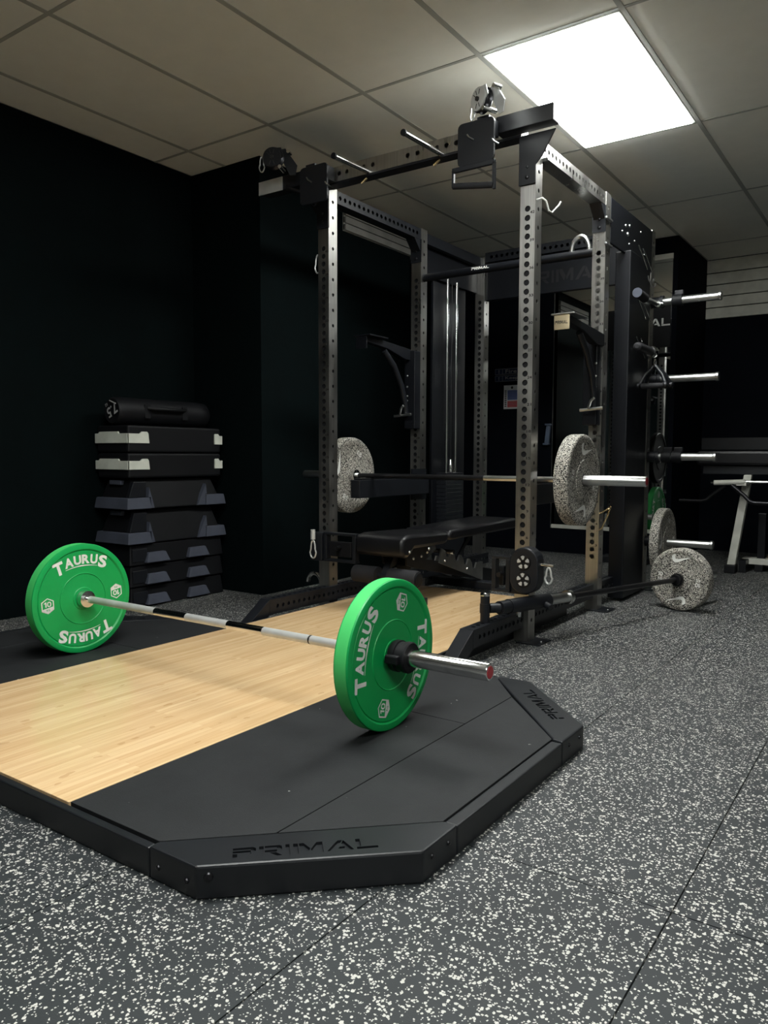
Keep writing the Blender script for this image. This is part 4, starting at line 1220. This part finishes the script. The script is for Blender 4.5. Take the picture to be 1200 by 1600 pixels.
for k, (z0, z1, tx_) in enumerate(((1.655, 1.712, 'Fire door'), (1.590, 1.648, 'Keep Clear'))):
    p_ = fs_.part('panel', MB().box(-1.34, -0.90, YB - 0.006, YB, z0, z1), 'navysign')
    mb = MB()
    for (a, b, c, d) in ((-1.338, -0.902, z1 - .005, z1 - .002), (-1.338, -0.902, z0 + .002, z0 + .005), (-1.338, -1.335, z0 + .005, z1 - .005), (-1.262, -1.259, z0 + .005, z1 - .005)):
        mb.add([(a, YB - 0.0063, c), (b, YB - 0.0063, c), (b, YB - 0.0063, d), (a, YB - 0.0063, d)], [(0, 1, 2, 3)])
    put_text(mb, tx_, (-1.08, YB - 0.0063, (z0 + z1) / 2), (1, 0, 0), (0, 0, 1), 0.30, 0.034, 0.01)
    put_text(mb, '!', (-1.298, YB - 0.0063, (z0 + z1) / 2), (1, 0, 0), (0, 0, 1), 0.010, 0.034, 0.03)
    fs_.part('lettering', mb, 'greyprint', parent=p_)
nt_ = Thing('safety_notice', 'white safety notice with blue and red panels below the fire door sign', 'notice', (-1.13, YB, 1.44))
sh_ = nt_.part('sheet', MB().box(-1.245, -1.015, YB - 0.004, YB, 1.330, 1.552), 'paper')
def flat(x0, x1, z0, z1, y):
    return MB().add([(x0, y, z0), (x1, y, z0), (x1, y, z1), (x0, y, z1)], [(0, 1, 2, 3)])
nt_.part('blue_panel', flat(-1.205, -1.025, 1.415, 1.505, YB - 0.0045), 'blueprint', parent=sh_)
nt_.part('red_panel', flat(-1.205, -1.025, 1.345, 1.405, YB - 0.0045), 'redprint', parent=sh_)
ln_ = MB()
for k in range(6):
    z = 1.495 - k * 0.014
    ln_.add(flat(-1.20, -1.04 - 0.02 * (k % 2), z - .002, z + .002, YB - 0.005).v, [(0, 1, 2, 3)])
for k in range(4):
    z = 1.395 - k * 0.014
    ln_.add(flat(-1.20, -1.05, z - .002, z + .002, YB - 0.005).v, [(0, 1, 2, 3)])
nt_.part('print_lines', ln_, 'greyprint', parent=sh_)
dk_ = MB()
for k in range(9):
    z = 1.50 - k * 0.018
    dk_.add(flat(-1.235, -1.215, z - .005, z + .005, YB - 0.005).v, [(0, 1, 2, 3)])
dk_.lathe([(0.0, 0.001), (0.0, 0.012), (0.0006, 0.012), (0.0006, 0.001)], 16, 'y', mx=Matrix.Translation((-1.16, YB - 0.005, 1.530)))
nt_.part('side_marks', dk_, 'ink', parent=sh_)
dp = Thing('wall_dispenser', 'narrow grey-blue bracket on the wall just left of the mirror', 'bracket', (-0.80, YB, 1.09))
dp.part('body', MB().prism([(-0.815, 1.005), (-0.775, 1.005), (-0.762, 1.165), (-0.798, 1.165)], 'y', YB - 0.03, YB), 'dispenser', fix=True, bevel=0.003)
dp.part('top_clip', MB().box(-0.808, -0.755, YB - 0.045, YB, 1.166, 1.182), 'dispenser', bevel=0.003)
dp.part('bottom_clip', MB().box(-0.825, -0.770, YB - 0.045, YB, 0.988, 1.004), 'dispenser', bevel=0.003)

# ------------------------------------------------------------------ bench with cream legs at the far right
gb = Thing('preacher_bench', 'weight bench with cream steel leg, black pad and curved black handles at the right edge', 'bench', (1.15, 4.55, 0))
LP = Vector((0, 0, 0))
gb.part('front_leg', MB().prism([(0.862, 0.065), (0.918, 0.065), (1.012, 0.75), (0.958, 0.75)], 'y', 4.42, 4.48), 'cream', fix=True, bevel=0.004)
gb.part('rubber_foot', MB().box(0.845, 0.925, 4.40, 4.50, 0.0, 0.064), 'blacksoft', bevel=0.006)
gb.part('rear_leg', MB().box(1.03, 1.085, 4.66, 4.72, 0.10, 0.45), 'shroud', bevel=0.003)
gb.part('base_beam', MB().box(0.93, 1.45, 4.62, 4.74, 0.055, 0.10), 'cream', bevel=0.004)
gb.part('base_beam', MB().prism([(0.93, 0.0), (0.98, 0.0), (0.98, 0.095), (0.93, 0.095)], 'y', 4.50, 4.90), 'shroud', fix=True)
for x in (1.05, 1.35):
    gb.part('rubber_foot', MB().box(x - .03, x + .03, 4.62, 4.74, 0.0, 0.054), 'blacksoft', bevel=0.004)
gb.part('seat_pad', MB().box(0.62, 1.75, 4.40, 4.72, 0.82, 0.93), 'vinyl', bevel=0.02)
gb.part('pad_frame', MB().box(0.66, 1.70, 4.45, 4.66, 0.751, 0.819), 'black', bevel=0.004)
gb.part('cross_tube', MB().tube((0.775, 4.30, 0.690), (0.985, 4.30, 0.700), 0.019, 16), 'cream', smooth=True)
gb.part('cross_rod', MB().tube((0.985, 4.30, 0.700), (1.60, 4.30, 0.705), 0.011, 14), 'chrome', smooth=True)
gb.part('tube_tip', MB().tube((0.752, 4.30, 0.689), (0.775, 4.30, 0.690), 0.008, 10), 'chrome', smooth=True)
gb.part('mount', MB().box(0.93, 1.0, 4.29, 4.42, 0.672, 0.71), 'cream', bevel=0.003)
gb.part('handle_tube', MB().path([(0.90, 4.29, 0.675), (0.99, 4.28, 0.60), (1.03, 4.27, 0.560), (1.06, 4.27, 0.550), (1.60, 4.27, 0.545)], 0.015, 12), 'blackmetal', smooth=True)
gb.part('handle_tube', MB().path([(0.85, 4.31, 0.67), (0.76, 4.33, 0.60), (0.72, 4.33, 0.560), (0.68, 4.33, 0.548), (0.52, 4.33, 0.548)], 0.012, 12), 'blackmetal', smooth=True)
tn = Thing('small_pouch', 'small tan object lying on the base of the cream-legged bench', 'pouch', (1.10, 4.68, 0.10))
tn.part('body', MB().lathe([(0.1005, 0.005), (0.1005, 0.055), (0.118, 0.060), (0.135, 0.045), (0.150, 0.015), (0.152, 0.003)], 20, 'z', closed=False, mx=Matrix.Translation((1.16, 4.68, 0))), 'tan', smooth=True, fix=True)
tn.part('strap', MB().tube((1.16, 4.68, 0.150), (1.163, 4.68, 0.195), 0.003, 8), 'satin', smooth=True)

# ------------------------------------------------------------------ plate tree behind the rack, seen in the mirror
pt_ = Thing('plate_tree', 'black plate storage tree behind the rack, seen in the mirror', 'plate rack', (0.05, 4.55, 0))
pt_.part('base', MB().box(-0.15, 0.25, 4.45, 4.65, 0.0, 0.05), 'black', bevel=0.005)
pt_.part('post', MB().box(0.01, 0.09, 4.51, 4.59, 0.05, 1.0), 'black', bevel=0.003)
for z in (0.39, 0.87):
    pt_.part('peg', MB().tube((0.091, 4.55, z), (0.26, 4.55, z), 0.024, 18), 'satin', smooth=True)
green_plate('green bumper plate on the plate tree, seen in the mirror', (0.145, 4.55, 0.39), math.radians(90))
bp_ = Thing('bumper_plate', 'black bumper plate on the plate tree, above the green one', 'weight plate', (0.12, 4.55, 0.87))
bp_.part('disc', MB().lathe([(0.045, 0.026), (0.045, 0.10), (0.04, 0.105), (0.04, 0.19), (0.045, 0.195), (0.045, 0.218), (0.038, 0.225), (0.002, 0.225), (-0.005, 0.218), (-0.005, 0.026)][::-1], 56, 'x', mx=Matrix.Translation((0.1, 4.55, 0.87))), 'blacksoft', smooth=True)
bp_.part('hub_ring', MB().lathe([(0.047, 0.0256), (0.047, 0.045), (-0.006, 0.045), (-0.006, 0.0256)][::-1], 28, 'x', mx=Matrix.Translation((0.1, 4.55, 0.87))), 'satin', smooth=True)
